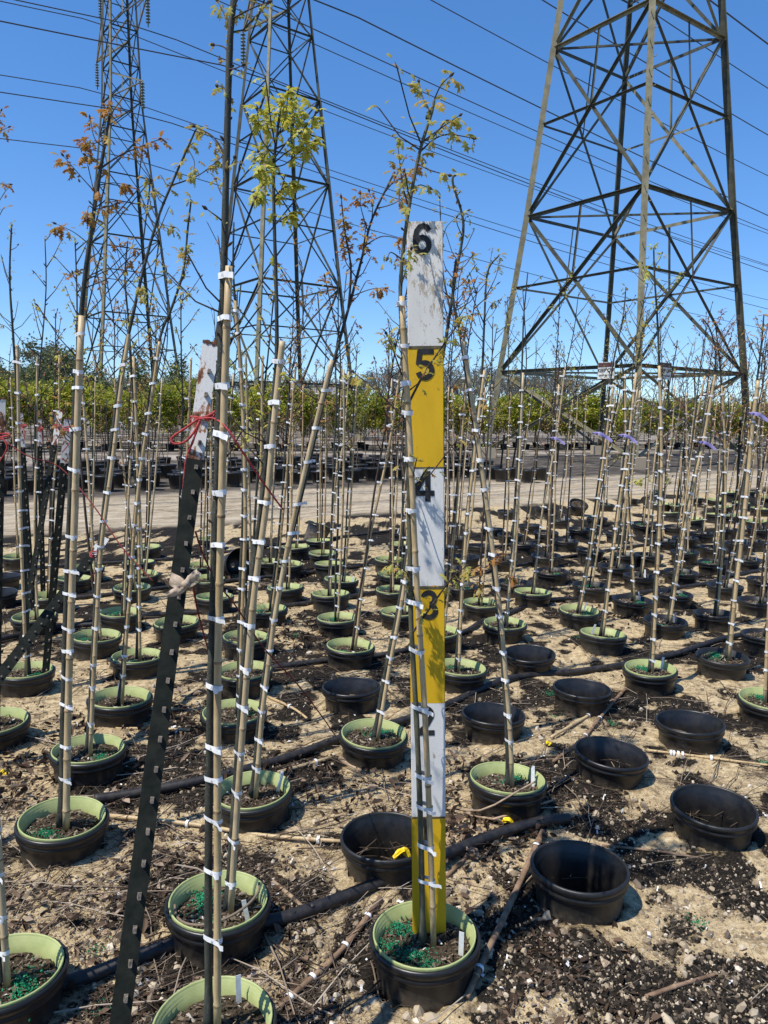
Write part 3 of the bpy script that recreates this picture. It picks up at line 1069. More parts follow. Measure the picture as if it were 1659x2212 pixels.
# ------------------------------------------------------------------ saplings, canes, ties, leaves
def leaf_template(seed):
    rg = random.Random(seed)
    side = [(0.05, 0.12), (0.20, 0.16), (0.10, 0.30), (0.40, 0.42), (0.14, 0.54), (0.36, 0.76), (0.10, 0.78)]
    mid = [(0, 0), (0, 0.2), (0, 0.45), (0, 0.7), (0, 1.0)]

    def z(x, y):
        return -0.35 * abs(x) + 0.10 * math.sin(y * 3) - 0.32 * y * y
    vs = [(x, y, z(x, y)) for x, y in mid]
    fs = []
    for s in (1, -1):
        o = len(vs)
        vs += [(s * x * 0.82 * rg.uniform(.8, 1.15), y + rg.uniform(-.03, .03), z(x, y)) for x, y in side]
        seq = [(0, o, 1), (o, o + 1, 1), (1, o + 1, o + 2), (1, o + 2, 2), (2, o + 2, o + 3), (2, o + 3, o + 4), (2, o + 4, 3), (3, o + 4, o + 5), (3, o + 5, o + 6), (3, o + 6, 4)]
        fs += [f if s > 0 else f[::-1] for f in seq]
    return np.array(vs), np.array(fs)


LEAF = [leaf_template(s) for s in (1, 2, 3)]
LEAF_ME = {}
for kind in ('bronze', 'gold', 'lime', 'red'):
    LEAF_ME[kind] = [np_mesh('leaf', v, f, M['leaf_' + kind]) for v, f in LEAF]


def leaf_frames(tip, out, n, size, spread=1.0):
    """positions / matrices of a drooping cluster of n leaves at tip"""
    res = []
    for i in range(n):
        w = rnd(0, 6.28)
        d = Vector((math.cos(w) * spread, math.sin(w) * spread, rnd(-1.5, 0.35))) + out * 0.8
        d.normalize()
        x = d.cross(Vector((rnd(-.3, .3), rnd(-.3, .3), 1))).normalized()
        z = x.cross(d)
        m = Matrix((x, d, z)).transposed()
        s = size * rnd(0.55, 1.15)
        res.append((tip + d * rnd(0, .012) + Vector((rnd(-1, 1), rnd(-1, 1), rnd(-1, 1))) * 0.008, m, s))
    return res


def foliage_mesh(frames, mat):
    vs, fs, o = [], [], 0
    for i, (p, m, s) in enumerate(frames):
        tv, tf = LEAF[i % 3]
        vs.append((tv * s) @ np.array(m).T + np.array(p))
        fs.append(tf + o)
        o += len(tv)
    return np_mesh('foliage', np.concatenate(vs), np.concatenate(fs), mat)


def cane_mesh(pts, r0, r1, n=9):
    """bamboo cane with swollen joints"""
    L = path_len(pts)
    ps, rs, marks = [], [], []
    d, nxt = 0.0, rnd(0.05, 0.16)
    stations = [0.0]
    joints = []
    while nxt < L - 0.03:
        joints.append(nxt)
        nxt += rnd(0.13, 0.21)
    for j in joints:
        stations += [j - 0.007, j - 0.003, j, j + 0.003, j + 0.008]
    stations += list(np.arange(0.1, L, 0.12)) + [L]
    stations = sorted(stations)
    mb = MB()
    for s in stations:
        p, t = path_at(pts, s)
        r = r0 + (r1 - r0) * s / L
        for j in joints:
            if abs(s - j) < 0.0035:
                r *= 1.17 if abs(s - j) < 0.0005 else 1.10
        ps.append(p)
        rs.append(r)
    mb.tube(ps, rs, n)
    fi = 0
    for i in range(len(ps) - 1):
        mid = (stations[i] + stations[i + 1]) / 2
        isn = any(abs(mid - j) < 0.004 for j in joints)
        for k in range(n):
            mb.m[fi] = 1 if isn else 0
            fi += 1
    return mb


def tie_mesh(a, b, h, tail, seed):
    """white tape looped round trunk and cane (long half-axis a along x), loose tail to one side, stapled"""
    rg = random.Random(seed)
    n = 18
    vs, fs = [], []
    for z in (-h / 2, h / 2):
        for j in range(n):
            w = 2 * math.pi * j / n
            vs.append((a * math.copysign(abs(math.cos(w)) ** 0.7, math.cos(w)), b * math.copysign(abs(math.sin(w)) ** 0.8, math.sin(w)), z + rg.uniform(-.0005, .0005)))
    for j in range(n):
        fs.append((j, (j + 1) % n, n + (j + 1) % n, n + j))
    mb = MB().add(vs, fs)
    m = 4
    vs = []
    for i in range(m + 1):
        x = a * 0.55 + (tail + a * .45) * i / m
        y = -b - 0.0012 + 0.006 * math.sin(i * 1.2 + seed) * i / m
        for z in (-h / 2, h / 2):
            vs.append((x, y, z + rg.uniform(-.001, .001) - 0.003 * i / m))
    mb.add(vs, [(2 * i, 2 * i + 2, 2 * i + 3, 2 * i + 1) for i in range(m)])
    mb.box((a * .35, -b - 0.002, 0), (0.001, 0.001, h * .6), None, 1)
    return mb.mesh('tie', [M['white'], M['staple']], True)


TIE = [tie_mesh(0.021, 0.0115, 0.0108, t, s) for s, t in enumerate((0.009, 0.016, 0.004, 0.012, 0.020))]
TIE_S = [tie_mesh(0.0148, 0.0092, 0.0098, t, s + 9) for s, t in enumerate((0.008, 0.013, 0.003, 0.005))]
LEAF_BUDGET = [290]


def make_sapling(root, trunk, r0, r1, cane, branches, leaf, lsize, nleaf, buds, separate, barkm, tie_ds=None, cr=0.0095):
    """root Empty with trunk (> branch, bud), foliage or leaves, stake (> tie); coordinates relative to the root"""
    o = root.location
    tp = [p - o for p in smooth_path(trunk, 6)]
    n = len(tp)
    mb = MB()
    rad = []
    for i in range(n):
        f = i / (n - 1)
        rad.append((r0 + (r1 - r0) * f ** 0.9) * (1 + 0.05 * math.sin(i * 1.7)) * (1.0 + 0.55 * max(0, 1 - i / 2.2)))
    mb.tube(tp, rad, 10)
    tr = link('trunk', mb.mesh('trunk', barkm), root)
    frames = []
    for br in branches:
        bp = [p - o for p in smooth_path(br, 5)]
        L = path_len(bp)
        k = len(bp)
        rr = max(0.0019, min(0.0042, L * 0.010 + .0008))
        b = MB().tube(bp, [rr * (1 - 0.62 * i / (k - 1)) for i in range(k)], 6)
        tip, d = path_at(bp, L)
        b.tube([tip, tip + d * 0.006, tip + d * 0.014], [0.0022, 0.0038, 0.0006], 6)
        link('branch', b.mesh('branch', M['bark2']), tr)
        if nleaf:
            for c in range(max(2, int(L / 0.019))):
                s = L * (1 - c * 0.10) if c < 4 else L * rnd(.22, 1)
                q, d = path_at(bp, max(s, 0))
                frames += leaf_frames(q, d, max(1, int(nleaf * rnd(.6, 1.5))), lsize * (.85 if c < 4 else .68))
    tl = path_len(tp)
    for _ in range(9 if nleaf else 4):
        q, d = path_at(tp, tl * rnd(.56, .97))
        w = rnd(0, 6.28)
        e = Vector((math.cos(w), math.sin(w) * .7, rnd(.5, 1.2))).normalized()
        l = rnd(.05, .17)
        q1, q2 = q + e * l * .5 + Vector((0, 0, -.006)), q + e * l + Vector((0, 0, l * .15))
        link('branch', MB().tube([q, q1, q2, q2 + e * .012], [.0021, .0016, .0015, .0005], 5).mesh('branch', M['bark2']), tr)
        if nleaf:
            frames += leaf_frames(q2, e, 3, lsize * .8) + leaf_frames(q1, e, 2, lsize * .6)
    bm_ = MB()
    for _ in range(buds):
        q, d = path_at(tp, tl * rnd(0.45, 0.99))
        w = rnd(0, 6.28)
        e = Vector((math.cos(w), math.sin(w), 0.9)).normalized()
        l = rnd(0.008, 0.022)
        bm_.tube([q, q + e * l * .5, q + e * l * .85, q + e * l * 1.15], [0.0014, 0.0018, 0.0030, 0.0005], 5)
    if buds:
        tag(link('bud', bm_.mesh('bud', M['bark2']), tr), kind='stuff')
    q, d = path_at(tp, tl)
    if nleaf:
        frames += leaf_frames(q, d, nleaf + 5, lsize)
        for _ in range(9):
            q2, d2 = path_at(tp, tl * rnd(.86, .99))
            frames += leaf_frames(q2, Vector((rnd(-1, 1), rnd(-1, 1), .4)), 2, lsize)
    if frames:
        if separate and LEAF_BUDGET[0] > 0:
            random.shuffle(frames)
            take = frames[:min(separate, LEAF_BUDGET[0])]
            frames = frames[len(take):]
            LEAF_BUDGET[0] -= len(take)
            for (p, m, s) in take:
                l = link('leaf', random.choice(LEAF_ME[leaf]), root)
                l.matrix_local = Matrix.Translation(p) @ m.to_4x4() @ Matrix.Scale(s, 4)
        if frames:
            tag(link('foliage', foliage_mesh(frames, M['leaf_' + leaf]), root), kind='stuff')
    if cane:
        cp = [p - o for p in smooth_path(cane, 6)]
        st = link('stake', cane_mesh(cp, cr, cr * 0.86).mesh('stake', [M['cane'], M['node']]), root)
        cl = path_len(cp)
        if tie_ds is None:
            tie_ds = []
            s = rnd(0.08, 0.2)
            while s < cl - 0.005:
                tie_ds.append(s)
                s += rnd(0.085, 0.155)
        else:
            tie_ds = [t for t in tie_ds if t < cl]
        for s in tie_ds:
            q, d = path_at(cp, s)
            q2 = min(tp, key=lambda w: abs(w.z - q.z))
            # trunk position at the height of the tie
            for a, b in zip(tp, tp[1:]):
                if a.z <= q.z <= b.z:
                    q2 = a.lerp(b, (q.z - a.z) / max(b.z - a.z, 1e-6))
                    break
            c = (q + q2) / 2
            ax = Vector((q.x - q2.x, q.y - q2.y, 0))
            gap = ax.length
            ang = math.atan2(ax.y, ax.x) if gap > 1e-4 else 0
            if math.cos(ang) < 0:
                ang += math.pi
            w = (gap / 2 + cr * 1.2) / 0.021
            link('tie', random.choice(TIE), st, c, (rnd(-.12, .12), rnd(-.16, .16), ang + rnd(-.1, .1)), (max(w, 0.62), 1.0, rnd(.85, 1.1)))
    return root


POTK = {p['key']: p for p in POTS if p['key']}
used_keys = set()


def sapling(key, label, cane_px, trunk_px, branches=(), leaf='bronze', lsize=0.04, nleaf=3, buds=14, sep=0, r0=0.0095, r1=0.0036,
            bark='bark', ties=None, cr=0.0086, lean=0.0, cane_lean=None, group='staked saplings in the front rows'):
    p = POTK[key]
    used_keys.add(key)
    Y = p['Y']
    base = at_y(*cane_px[0], Y)
    soil = p['z'] + 0.108

    def conv(px, y0, top_lean):
        out = []
        for i, (x, y) in enumerate(px):
            q = at_y(x, y, Y + y0)
            q = at_y(x, y, Y + y0 + top_lean * max(q.z - soil, 0))
            out.append(q)
        return out
    cane = conv(cane_px, -0.012, lean)
    trunk = conv(trunk_px, 0.004, lean)
    cane[0].z = min(cane[0].z, soil)
    trunk[0].z = min(trunk[0].z, soil)
    root = empty('staked_sapling', (trunk[0].x, trunk[0].y, soil), label, 'sapling', group)
    brs = []
    for b in branches:
        dy = rnd(-0.10, 0.10)
        q = []
        for i, (x, y) in enumerate(b):
            z = at_y(x, y, Y).z
            q.append(at_y(x, y, Y + 0.004 + lean * max(z - soil, 0) + dy * i / max(1, len(b) - 1)))
        brs.append(q)
    tds = None
    if ties:
        # heights in the picture -> distance along the cane
        cp = smooth_path(cane, 6)
        tds = []
        for ty in ties:
            bestd, best, acc = 1e9, 0, 0
            for a, b in zip(cp, cp[1:]):
                for f in (0, .25, .5, .75):
                    q = a.lerp(b, f)
                    yy = pic_y(q)
                    if abs(yy - ty) < bestd:
                        bestd, best = abs(yy - ty), acc + (b - a).length * f
                acc += (b - a).length
            tds.append(best)
    make_sapling(root, trunk, r0, r1, cane, brs, leaf, lsize, nleaf, buds, sep, M[bark], tds, cr)
    return root


sapling('S1', 'tallest front sapling with thick dark trunk and cane, running off the top edge', [(469, 2200), (470, 1900), (470, 1500), (477, 1150), (486, 820), (495, 575)],
        [(451, 2205), (450, 1900), (455, 1500), (464, 1200), (473, 900), (483, 600), (488, 400), (496, 110), (503, 20), (509, -45)],
        [[(497, 110), (480, 100), (463, 97)], [(493, 150), (510, 147), (525, 140)], [(498, 60), (482, 25), (470, 2)], [(503, 40), (540, 20), (578, 5)], [(486, 335), (460, 295), (422, 274)],
         [(485, 362), (498, 358), (506, 342)], [(483, 425), (474, 410), (466, 388)], [(480, 477), (465, 465), (447, 452)], [(489, 196), (482, 188), (470, 185)], [(505, 15), (520, -10), (545, -20)]],
        'gold', 0.022, 2, 34, 24, r0=0.0092, r1=0.0056, ties=[592, 690, 830, 935, 1065, 1178, 1332, 1489, 1620, 1688, 1769, 1888, 2033], cr=0.0084)
sapling('A', 'sapling and cane standing directly in front of the measuring board', [(937, 2032), (930, 1830), (917, 1530), (905, 1340), (895, 1160), (886, 960), (874, 760), (868, 640)],
        [(914, 2022), (909, 1800), (900, 1560), (888, 1340), (884, 1100), (878, 900), (867, 700), (866, 600), (880, 470), (905, 335), (932, 245), (938, 215)],
        [[(905, 330), (955, 292), (1020, 298)], [(915, 305), (955, 275), (992, 250)], [(932, 245), (915, 215), (905, 178)], [(938, 215), (952, 185), (972, 165)], [(884, 450), (870, 400), (860, 318)],
         [(900, 352), (930, 368), (968, 378)], [(888, 420), (905, 400), (925, 405)], [(880, 470), (862, 430), (872, 372)], [(876, 885), (915, 810), (965, 735), (990, 700)],
         [(868, 810), (845, 745), (835, 722)], [(874, 905), (825, 855), (765, 805)], [(889, 1370), (935, 1305), (975, 1250), (1005, 1225)], [(899, 1310), (880, 1240), (845, 1215)],
         [(866, 620), (880, 570), (888, 540)], [(868, 560), (845, 545), (838, 555)]],
        'gold', 0.036, 3, 14, 110, r0=0.0078, r1=0.003, bark='bark3', ties=[655, 747, 827, 889, 993, 1106, 1226, 1300, 1405, 1528, 1676, 1748, 1834, 1907], cr=0.0078)
sapling('S3', 'sapling on the thick upright cane at left, bronze leaves in its crown', [(143, 1790), (147, 1550), (153, 1350), (160, 1150), (166, 950), (172, 790), (177, 682)],
        [(133, 1785), (138, 1500), (147, 1200), (160, 900), (178, 650), (197, 500), (215, 380), (228, 300), (238, 245)],
        [[(210, 420), (178, 385), (138, 338)], [(193, 528), (160, 502), (122, 484)], [(205, 455), (192, 445), (188, 470)], [(220, 362), (260, 335), (300, 318), (342, 302)], [(228, 320), (205, 300), (195, 258)],
         [(214, 400), (245, 395), (275, 400)], [(230, 300), (200, 310), (182, 300)], [(207, 452), (230, 447), (250, 440)], [(225, 340), (205, 345), (185, 335)], [(180, 640), (165, 610), (158, 592)],
         [(236, 255), (245, 240), (242, 232)]],
        'bronze', 0.037, 5, 12, 60, r0=0.0115, r1=0.0035, ties=[723, 800, 838, 930, 1010, 1155, 1235, 1284, 1357, 1407, 1466, 1525, 1614, 1686], cr=0.0115)
sapling('S5', 'sapling with the lime green leafy crown in front of the middle tower', [(498, 1972), (512, 1750), (527, 1540), (545, 1320), (563, 1180), (577, 1080), (595, 880), (610, 737)],
        [(490, 1970), (508, 1700), (525, 1450), (545, 1250), (568, 1060), (585, 900), (597, 780), (597, 640), (593, 500), (591, 380), (597, 300), (606, 240)],
        [[(592, 335), (565, 300), (556, 240)], [(597, 300), (615, 255), (622, 205)], [(595, 322), (640, 295), (682, 245)], [(592, 352), (630, 322), (678, 305)], [(590, 385), (568, 400), (553, 425)],
         [(592, 425), (615, 405), (632, 398)], [(593, 485), (615, 470), (633, 460)], [(594, 340), (575, 350), (560, 330)], [(596, 312), (580, 280), (575, 250)], [(592, 360), (615, 355), (645, 330)],
         [(598, 290), (630, 270), (640, 235)], [(591, 372), (575, 372), (565, 360)]],
        'lime', 0.037, 8, 10, 60, r0=0.0085, r1=0.003, cr=0.009)
sapling('S4', 'sapling and cane leaning far to the right with orange bronze leaves', [(552, 1722), (566, 1550), (582, 1420), (596, 1320), (628, 1150), (660, 1010), (690, 885), (717, 778)],
        [(545, 1716), (562, 1540), (590, 1330), (632, 1150), (668, 1000), (700, 860), (735, 730), (760, 640), (785, 545), (805, 470), (852, 372)],
        [[(752, 670), (758, 580), (745, 500), (737, 428)], [(790, 530), (830, 510), (890, 525)], [(803, 475), (805, 440), (798, 415)], [(835, 405), (865, 385), (900, 360)], [(735, 735), (715, 660), (702, 600)],
         [(760, 640), (800, 625), (832, 622)], [(770, 600), (745, 560), (752, 520)], [(795, 500), (780, 450), (778, 420)], [(815, 450), (850, 440), (880, 420)]],
        'bronze', 0.037, 5, 10, 36, r0=0.009, r1=0.003, cr=0.009)
sapling('S8', 'sapling left of the steel post whose top bends right with hanging bronze leaves', [(195, 1630), (203, 1450), (211, 1310), (218, 1190), (232, 1080), (248, 960), (262, 830), (279, 722)],
        [(190, 1626), (202, 1400), (214, 1200), (236, 1000), (262, 800), (285, 690), (308, 590), (340, 475), (372, 395), (405, 320), (424, 278)],
        [[(372, 400), (430, 378), (478, 340)], [(340, 475), (325, 440), (322, 400)], [(350, 450), (345, 480), (372, 490)], [(318, 560), (300, 600), (312, 640)], [(405, 320), (420, 350), (415, 380)], [(424, 278), (445, 285), (475, 318)]],
        'gold', 0.040, 4, 8, 30, r0=0.0105, r1=0.003)
sapling('S7', 'sapling leaning right behind the leaning post with a few bronze leaf tufts', [(263, 1515), (272, 1390), (281, 1280), (290, 1150), (305, 1010), (322, 900), (345, 738)],
        [(258, 1512), (272, 1360), (285, 1180), (310, 950), (342, 745), (372, 662), (396, 585), (406, 490), (413, 432)],
        [[(355, 700), (330, 660), (320, 640)], [(372, 662), (390, 640), (405, 625)], [(345, 735), (290, 700), (270, 690)], [(396, 585), (400, 560), (390, 540)]], 'gold', 0.045, 3, 8, 10, r0=0.010)
sapling('S6', 'bare thin sapling close behind the trunk of the tallest front one', [(519, 1550), (521, 1400), (526, 1250), (530, 1120), (527, 950), (520, 790), (507, 650)],
        [(514, 1548), (518, 1300), (525, 1100), (523, 900), (512, 700), (504, 590), (505, 480)], [[(505, 540), (512, 530), (518, 528)]], 'gold', .02, 0, 14, r0=0.009)
sapling('S9', 'grey caned sapling directly left of the leaning steel post', [(302, 1414), (301, 1240), (300, 1100), (295, 920), (288, 770)],
        [(297, 1412), (298, 1200), (296, 1000), (284, 800), (278, 700), (270, 600), (276, 520)], [[(280, 720), (262, 690), (255, 655)], [(272, 620), (290, 600), (300, 570)], [(276, 560), (262, 540), (258, 520)]], 'bronze', 0.032, 3, 10, r0=0.0095)
sapling('S10', 'bare budding sapling at the left edge with a cane reaching the horizon', [(56, 1458), (52, 1320), (47, 1190), (42, 1020), (40, 880), (38, 745)],
        [(61, 1455), (58, 1300), (48, 1100), (36, 850), (28, 720), (21, 600), (25, 485)], [[(22, 620), (10, 585), (5, 560)], [(30, 720), (12, 705), (0, 700)], [(24, 540), (34, 535), (38, 530)]], 'gold', 0.024, 1, 18, r0=0.010)
sapling('S11', 'sapling whose cane passes behind the measuring board and rises right of it', [(815, 1602), (840, 1450), (868, 1300), (888, 1170), (912, 1010), (932, 880), (950, 790)],
        [(808, 1598), (835, 1440), (865, 1290), (905, 1030), (945, 830), (965, 720), (985, 590), (1001, 485), (978, 395), (985, 378)],
        [[(998, 510), (985, 470), (1010, 455)], [(970, 700), (955, 640), (948, 620)], [(990, 570), (1010, 560), (1020, 552)], [(1001, 485), (1006, 470), (1010, 468)], [(975, 680), (960, 610), (955, 560), (950, 430)], [(955, 520), (965, 490), (985, 470)]], 'gold', 0.032, 2, 14, 20, r0=0.0105)
sapling('S12', 'sapling right of the board whose cane leans left towards the top', [(1106, 1702), (1103, 1600), (1092, 1450), (1080, 1320), (1066, 1200), (1048, 1060), (1028, 920), (1012, 810), (1000, 733)],
        [(1098, 1698), (1095, 1560), (1080, 1360), (1058, 1170), (1036, 1000), (1010, 830), (993, 715), (978, 640), (985, 560)],
        [[(1066, 1235), (1045, 1225), (1020, 1228)], [(1070, 1255), (1062, 1215), (1075, 1200)], [(1070, 1250), (1095, 1240), (1110, 1250)], [(993, 720), (975, 700), (962, 690)], [(985, 660), (1000, 640), (1012, 610)], [(1000, 740), (1010, 690), (1018, 680)], [(1062, 1230), (1040, 1245), (1035, 1280)]],
        'bronze', 0.036, 3, 10, 20, r0=0.0105)
G2 = 'staked saplings in the middle rows'
sapling('S13', 'sapling just right of the board with small golden leaves at its tip', [(991, 1440), (998, 1290), (1009, 1130), (1022, 1010), (1034, 900), (1047, 800)],
        [(986, 1438), (1002, 1200), (1020, 1000), (1040, 820), (1046, 700), (1053, 590), (1078, 552)], [[(1046, 700), (1020, 640), (1010, 600)], [(1050, 640), (1070, 600), (1078, 570)], [(1053, 600), (1030, 585), (1022, 560)], [(1046, 690), (1060, 660), (1075, 650)], [(1045, 740), (1020, 710), (1005, 660)]], 'gold', 0.034, 3, 10, group=G2)
sapling('S15', 'tall bare sapling right of centre standing straight against the tower leg', [(1095, 1345), (1103, 1250), (1112, 1160), (1122, 1000), (1130, 805)], [(1091, 1343), (1105, 1200), (1120, 950), (1128, 780), (1131, 690), (1140, 588)], [], 'gold', .02, 0, 16, group=G2)
sapling('S17', 'sapling whose cane crosses the front of the large tower far leg', [(1252, 1318), (1272, 1215), (1290, 1092), (1305, 980), (1325, 830)], [(1248, 1316), (1270, 1200), (1298, 1000), (1322, 800), (1345, 690), (1352, 620)], [[(1335, 740), (1310, 700), (1305, 680)], [(1345, 690), (1362, 660), (1372, 640)]], 'gold', 0.03, 1, 12, group=G2)
sapling('S18', 'sapling whose cane lines up with the near leg of the large tower', [(1303, 1370), (1322, 1215), (1338, 1090), (1355, 980), (1374, 805)], [(1298, 1368), (1322, 1190), (1350, 970), (1376, 790), (1390, 700)], [[(1380, 760), (1360, 720), (1352, 690)], [(1384, 730), (1400, 705), (1415, 700)], [(1376, 790), (1395, 770), (1410, 740)]], 'gold', 0.034, 3, 8, group=G2)
sapling('S19', 'sapling with yellow green leaf tips right of the near tower leg', [(1410, 1440), (1417, 1300), (1423, 1180), (1429, 1030), (1428, 900), (1424, 790)], [(1405, 1438), (1416, 1250), (1426, 1000), (1424, 800), (1420, 690), (1414, 600), (1412, 535)],
        [[(1416, 620), (1395, 590), (1388, 570)], [(1418, 650), (1445, 620), (1470, 590)], [(1413, 580), (1425, 560), (1430, 548)], [(1420, 680), (1440, 660), (1465, 655)], [(1414, 600), (1400, 585), (1395, 600)], [(1422, 1010), (1400, 1030), (1375, 1040)], [(1426, 1060), (1440, 1050), (1452, 1030)]], 'lime', 0.034, 3, 10, group=G2)
sapling('S20', 'thick caned sapling near the right edge carrying a violet ribbon', [(1576, 1415), (1590, 1270), (1601, 1180), (1613, 1060), (1627, 910), (1638, 822)], [(1570, 1413), (1588, 1250), (1608, 1050), (1632, 850), (1645, 740), (1650, 680)], [[(1640, 790), (1620, 740), (1610, 715)], [(1646, 740), (1660, 700), (1668, 690)], [(1642, 770), (1655, 760), (1670, 740)]], 'bronze', 0.034, 3, 10, cr=0.0115, group=G2)
sapling('S21', 'sapling from the twice tagged black pot leaning right with sparse leaves', [(1448, 1338), (1465, 1230), (1478, 1150), (1500, 1040), (1522, 940), (1545, 810)], [(1443, 1336), (1464, 1210), (1498, 1030), (1535, 850), (1546, 770), (1535, 715), (1518, 688)], [[(1544, 760), (1570, 720), (1590, 690)], [(1538, 720), (1555, 690), (1560, 670)], [(1535, 715), (1515, 720), (1500, 705)]], 'red', 0.032, 3, 8, cr=0.0105, group=G2)
sapling('S22', 'sapling behind the farther pipe leaning left as it rises', [(1372, 1292), (1366, 1200), (1358, 1120), (1353, 1000), (1350, 808)], [(1367, 1290), (1362, 1150), (1350, 950), (1345, 800), (1335, 740), (1352, 672)], [[(1345, 790), (1330, 770), (1322, 750)]], 'gold', 0.03, 1, 10, group=G2)
sapling('S23', 'straight sapling near the right edge with a nearly bare top', [(1550, 1322), (1560, 1200), (1567, 1080), (1566, 960), (1560, 833)], [(1545, 1320), (1558, 1150), (1564, 950), (1556, 800), (1550, 740), (1545, 700)], [[(1554, 780), (1575, 740), (1585, 700)], [(1550, 740), (1535, 715), (1530, 690)], [(1556, 800), (1540, 770), (1530, 760)]], 'bronze', 0.032, 3, 10, group=G2)
sapling('S24', 'cane and sapling cut off by the right edge', [(1653, 1508), (1657, 1400), (1664, 1250), (1675, 1000)], [(1660, 1506), (1666, 1300), (1678, 1000), (1690, 800)], [], 'gold', .02, 0, 6, group=G2)
sapling('LL', 'cane and sapling at the left edge in the bottom corner pot', [(16, 2130), (8, 2000), (-2, 1850), (-25, 1500), (-60, 1000)], [(2, 2128), (-8, 1950), (-30, 1500), (-66, 1000), (-80, 700)], [], 'gold', .02, 0, 4, r0=.012, group='staked saplings in the front rows')
sapling('S10b', 'sapling at the far left edge whose bronze twigs poke into the picture', [(-20, 1560), (-24, 1400), (-30, 1100), (-34, 700)], [(-14, 1558), (-20, 1300), (-34, 800), (-40, 500), (-34, 250)], [[(-36, 320), (-10, 290), (18, 275)], [(-38, 430), (-10, 400), (20, 398)], [(-36, 380), (-20, 300), (2, 240)]], 'bronze', .034, 3, 4, r0=.012, group='staked saplings in the front rows')

# -- the rest of the block: shared stock of canes and saplings, each placed, turned and leaned on its own
def stock_sapling(seed, leaf, H, nbr, nleaf, lsize):
    random.seed(seed)
    pts = [Vector((0, 0, 0))]
    z = 0
    x = y = 0
    while z < H:
        z += rnd(.28, .4)
        amp = 0.008 if z < 1.6 else 0.035
        x += rnd(-amp, amp)
        y += rnd(-amp, amp)
        pts.append(Vector((x, y, z)))
    tp = smooth_path(pts, 4)
    n = len(tp)
    tm = MB().tube(tp, [0.0085 + (0.0032 - 0.0085) * i / (n - 1) for i in range(n)], 6)
    L = path_len(tp)
    frames = []
    for b in range(nbr):
        s = L * (1 - 0.52 * (b + rnd(0, .8)) / nbr)
        q, d = path_at(tp, s)
        w = rnd(0, 6.28)
        e = Vector((math.cos(w), math.sin(w), rnd(.5, 1.3))).normalized()
        l = rnd(0.08, 0.30) * (0.6 + 0.6 * (1 - s / L) * 2)
        mid = q + e * l * .5 + Vector((0, 0, .01))
        tip = q + e * l + Vector((0, 0, l * .25))
        tm.tube([q, mid, tip], [0.0036, 0.0026, 0.0018], 5)
        for f in ((1.0, .72, .45) if l > .16 else (1.0, .6)):
            p = q.lerp(tip, f)
            frames += leaf_frames(p, e, max(0, int(nleaf * rnd(1.2, 2.6))), lsize)
        tm.tube([tip, tip + e * .012, tip + e * .026], [0.0024, 0.0042, 0.0008], 5)
    for _ in range(12):
        q, d = path_at(tp, L * rnd(.5, 1))
        w = rnd(0, 6.28)
        e = Vector((math.cos(w), math.sin(w), .8))
        tm.tube([q, q + e * .012, q + e * .02], [0.002, 0.004, 0.001], 5)
    q, d = path_at(tp, L)
    frames += leaf_frames(q, d, nleaf + 1, lsize)
    t = tm.mesh('trunk', M['bark2'] if seed % 2 else M['bark'])
    fo = foliage_mesh(frames, M['leaf_' + leaf]) if frames and nleaf else None
    return t, fo, tp


STOCK = [stock_sapling(40 + i, lf, H, nb, nl, ls) for i, (lf, H, nb, nl, ls) in enumerate([
    ('bronze', 2.0, 15, 3, .030), ('gold', 2.15, 17, 3, .030), ('gold', 1.95, 12, 2, .028), ('red', 2.25, 18, 3, .028), ('bronze', 2.35, 15, 2, .030),
    ('lime', 2.05, 13, 3, .030), ('gold', 2.3, 11, 2, .026), ('red', 1.9, 13, 2, .028), ('bronze', 2.2, 9, 0, .03), ('gold', 2.0, 9, 1, .026)])]
random.seed(77)
CANES = []
for i in range(7):
    L = 1.60 + 0.05 * (i % 4)
    pts = smooth_path([Vector((0, 0, 0)), Vector((rnd(-.018, .018), rnd(-.018, .018), L * .35)), Vector((rnd(-.018, .018), rnd(-.018, .018), L * .7)), Vector((rnd(-.01, .01), 0, L))], 5)
    CANES.append((cane_mesh(pts, 0.0083, 0.0068, 7).mesh('stake', [M['cane'], M['node']]), L))


def stock_plant(p, label, group, ntie=None):
    X, Y = p['X'] + rnd(-.02, .02), p['Y'] + rnd(-.02, .02)
    root = empty('staked_sapling', (X, Y, p['z'] + 0.108), label, 'sapling', group)
    lx, ly = random.gauss(0.03, 0.045), random.gauss(0, 0.05)
    root.rotation_euler = (ly, lx, 0)
    t, fo, tp = random.choice(STOCK)
    rz = rnd(0, 6.28)
    sc = rnd(.92, 1.06)
    link('trunk', t, root, (0, 0, 0), (0, 0, rz), sc)
    if fo:
        tag(link('foliage', fo, root, (0, 0, 0), (0, 0, rz), sc), kind='stuff')
    cm, L = random.choice(CANES)
    st = link('stake', cm, root, (0.017, -0.008, 0), (0, 0, 0))
    z = rnd(.1, .2)
    while z < L - 0.01:
        link('tie', random.choice(TIE_S), st, (-0.008, 0.004, z), (rnd(-.12, .12), rnd(-.22, .22), rnd(-.4, .15)), (1.0, 1.0, rnd(.8, 1.05)))
        z += rnd(.075, .20)
    return root


for i, p in enumerate(POTS):
    if p['key'] in used_keys or p['kind'] == 'E':
        continue
    side = 'left of the board' if p['x'] < 917 else 'right of the board'
    dist = 'near the road' if p['y'] < 1190 else 'in middle rows'
    stock_plant(p, 'sapling in %s %s pot from the left %s %s' % (nth(i), 'green-rimmed' if p['kind'] == 'G' else 'black', dist, side), 'staked saplings %s %s' % (dist, side))

# ------------------------------------------------------------------ measuring board
bb = at_z(927, 1998, 0.105)
d_top = ray(917.5, 480)
L_B = 1.8288
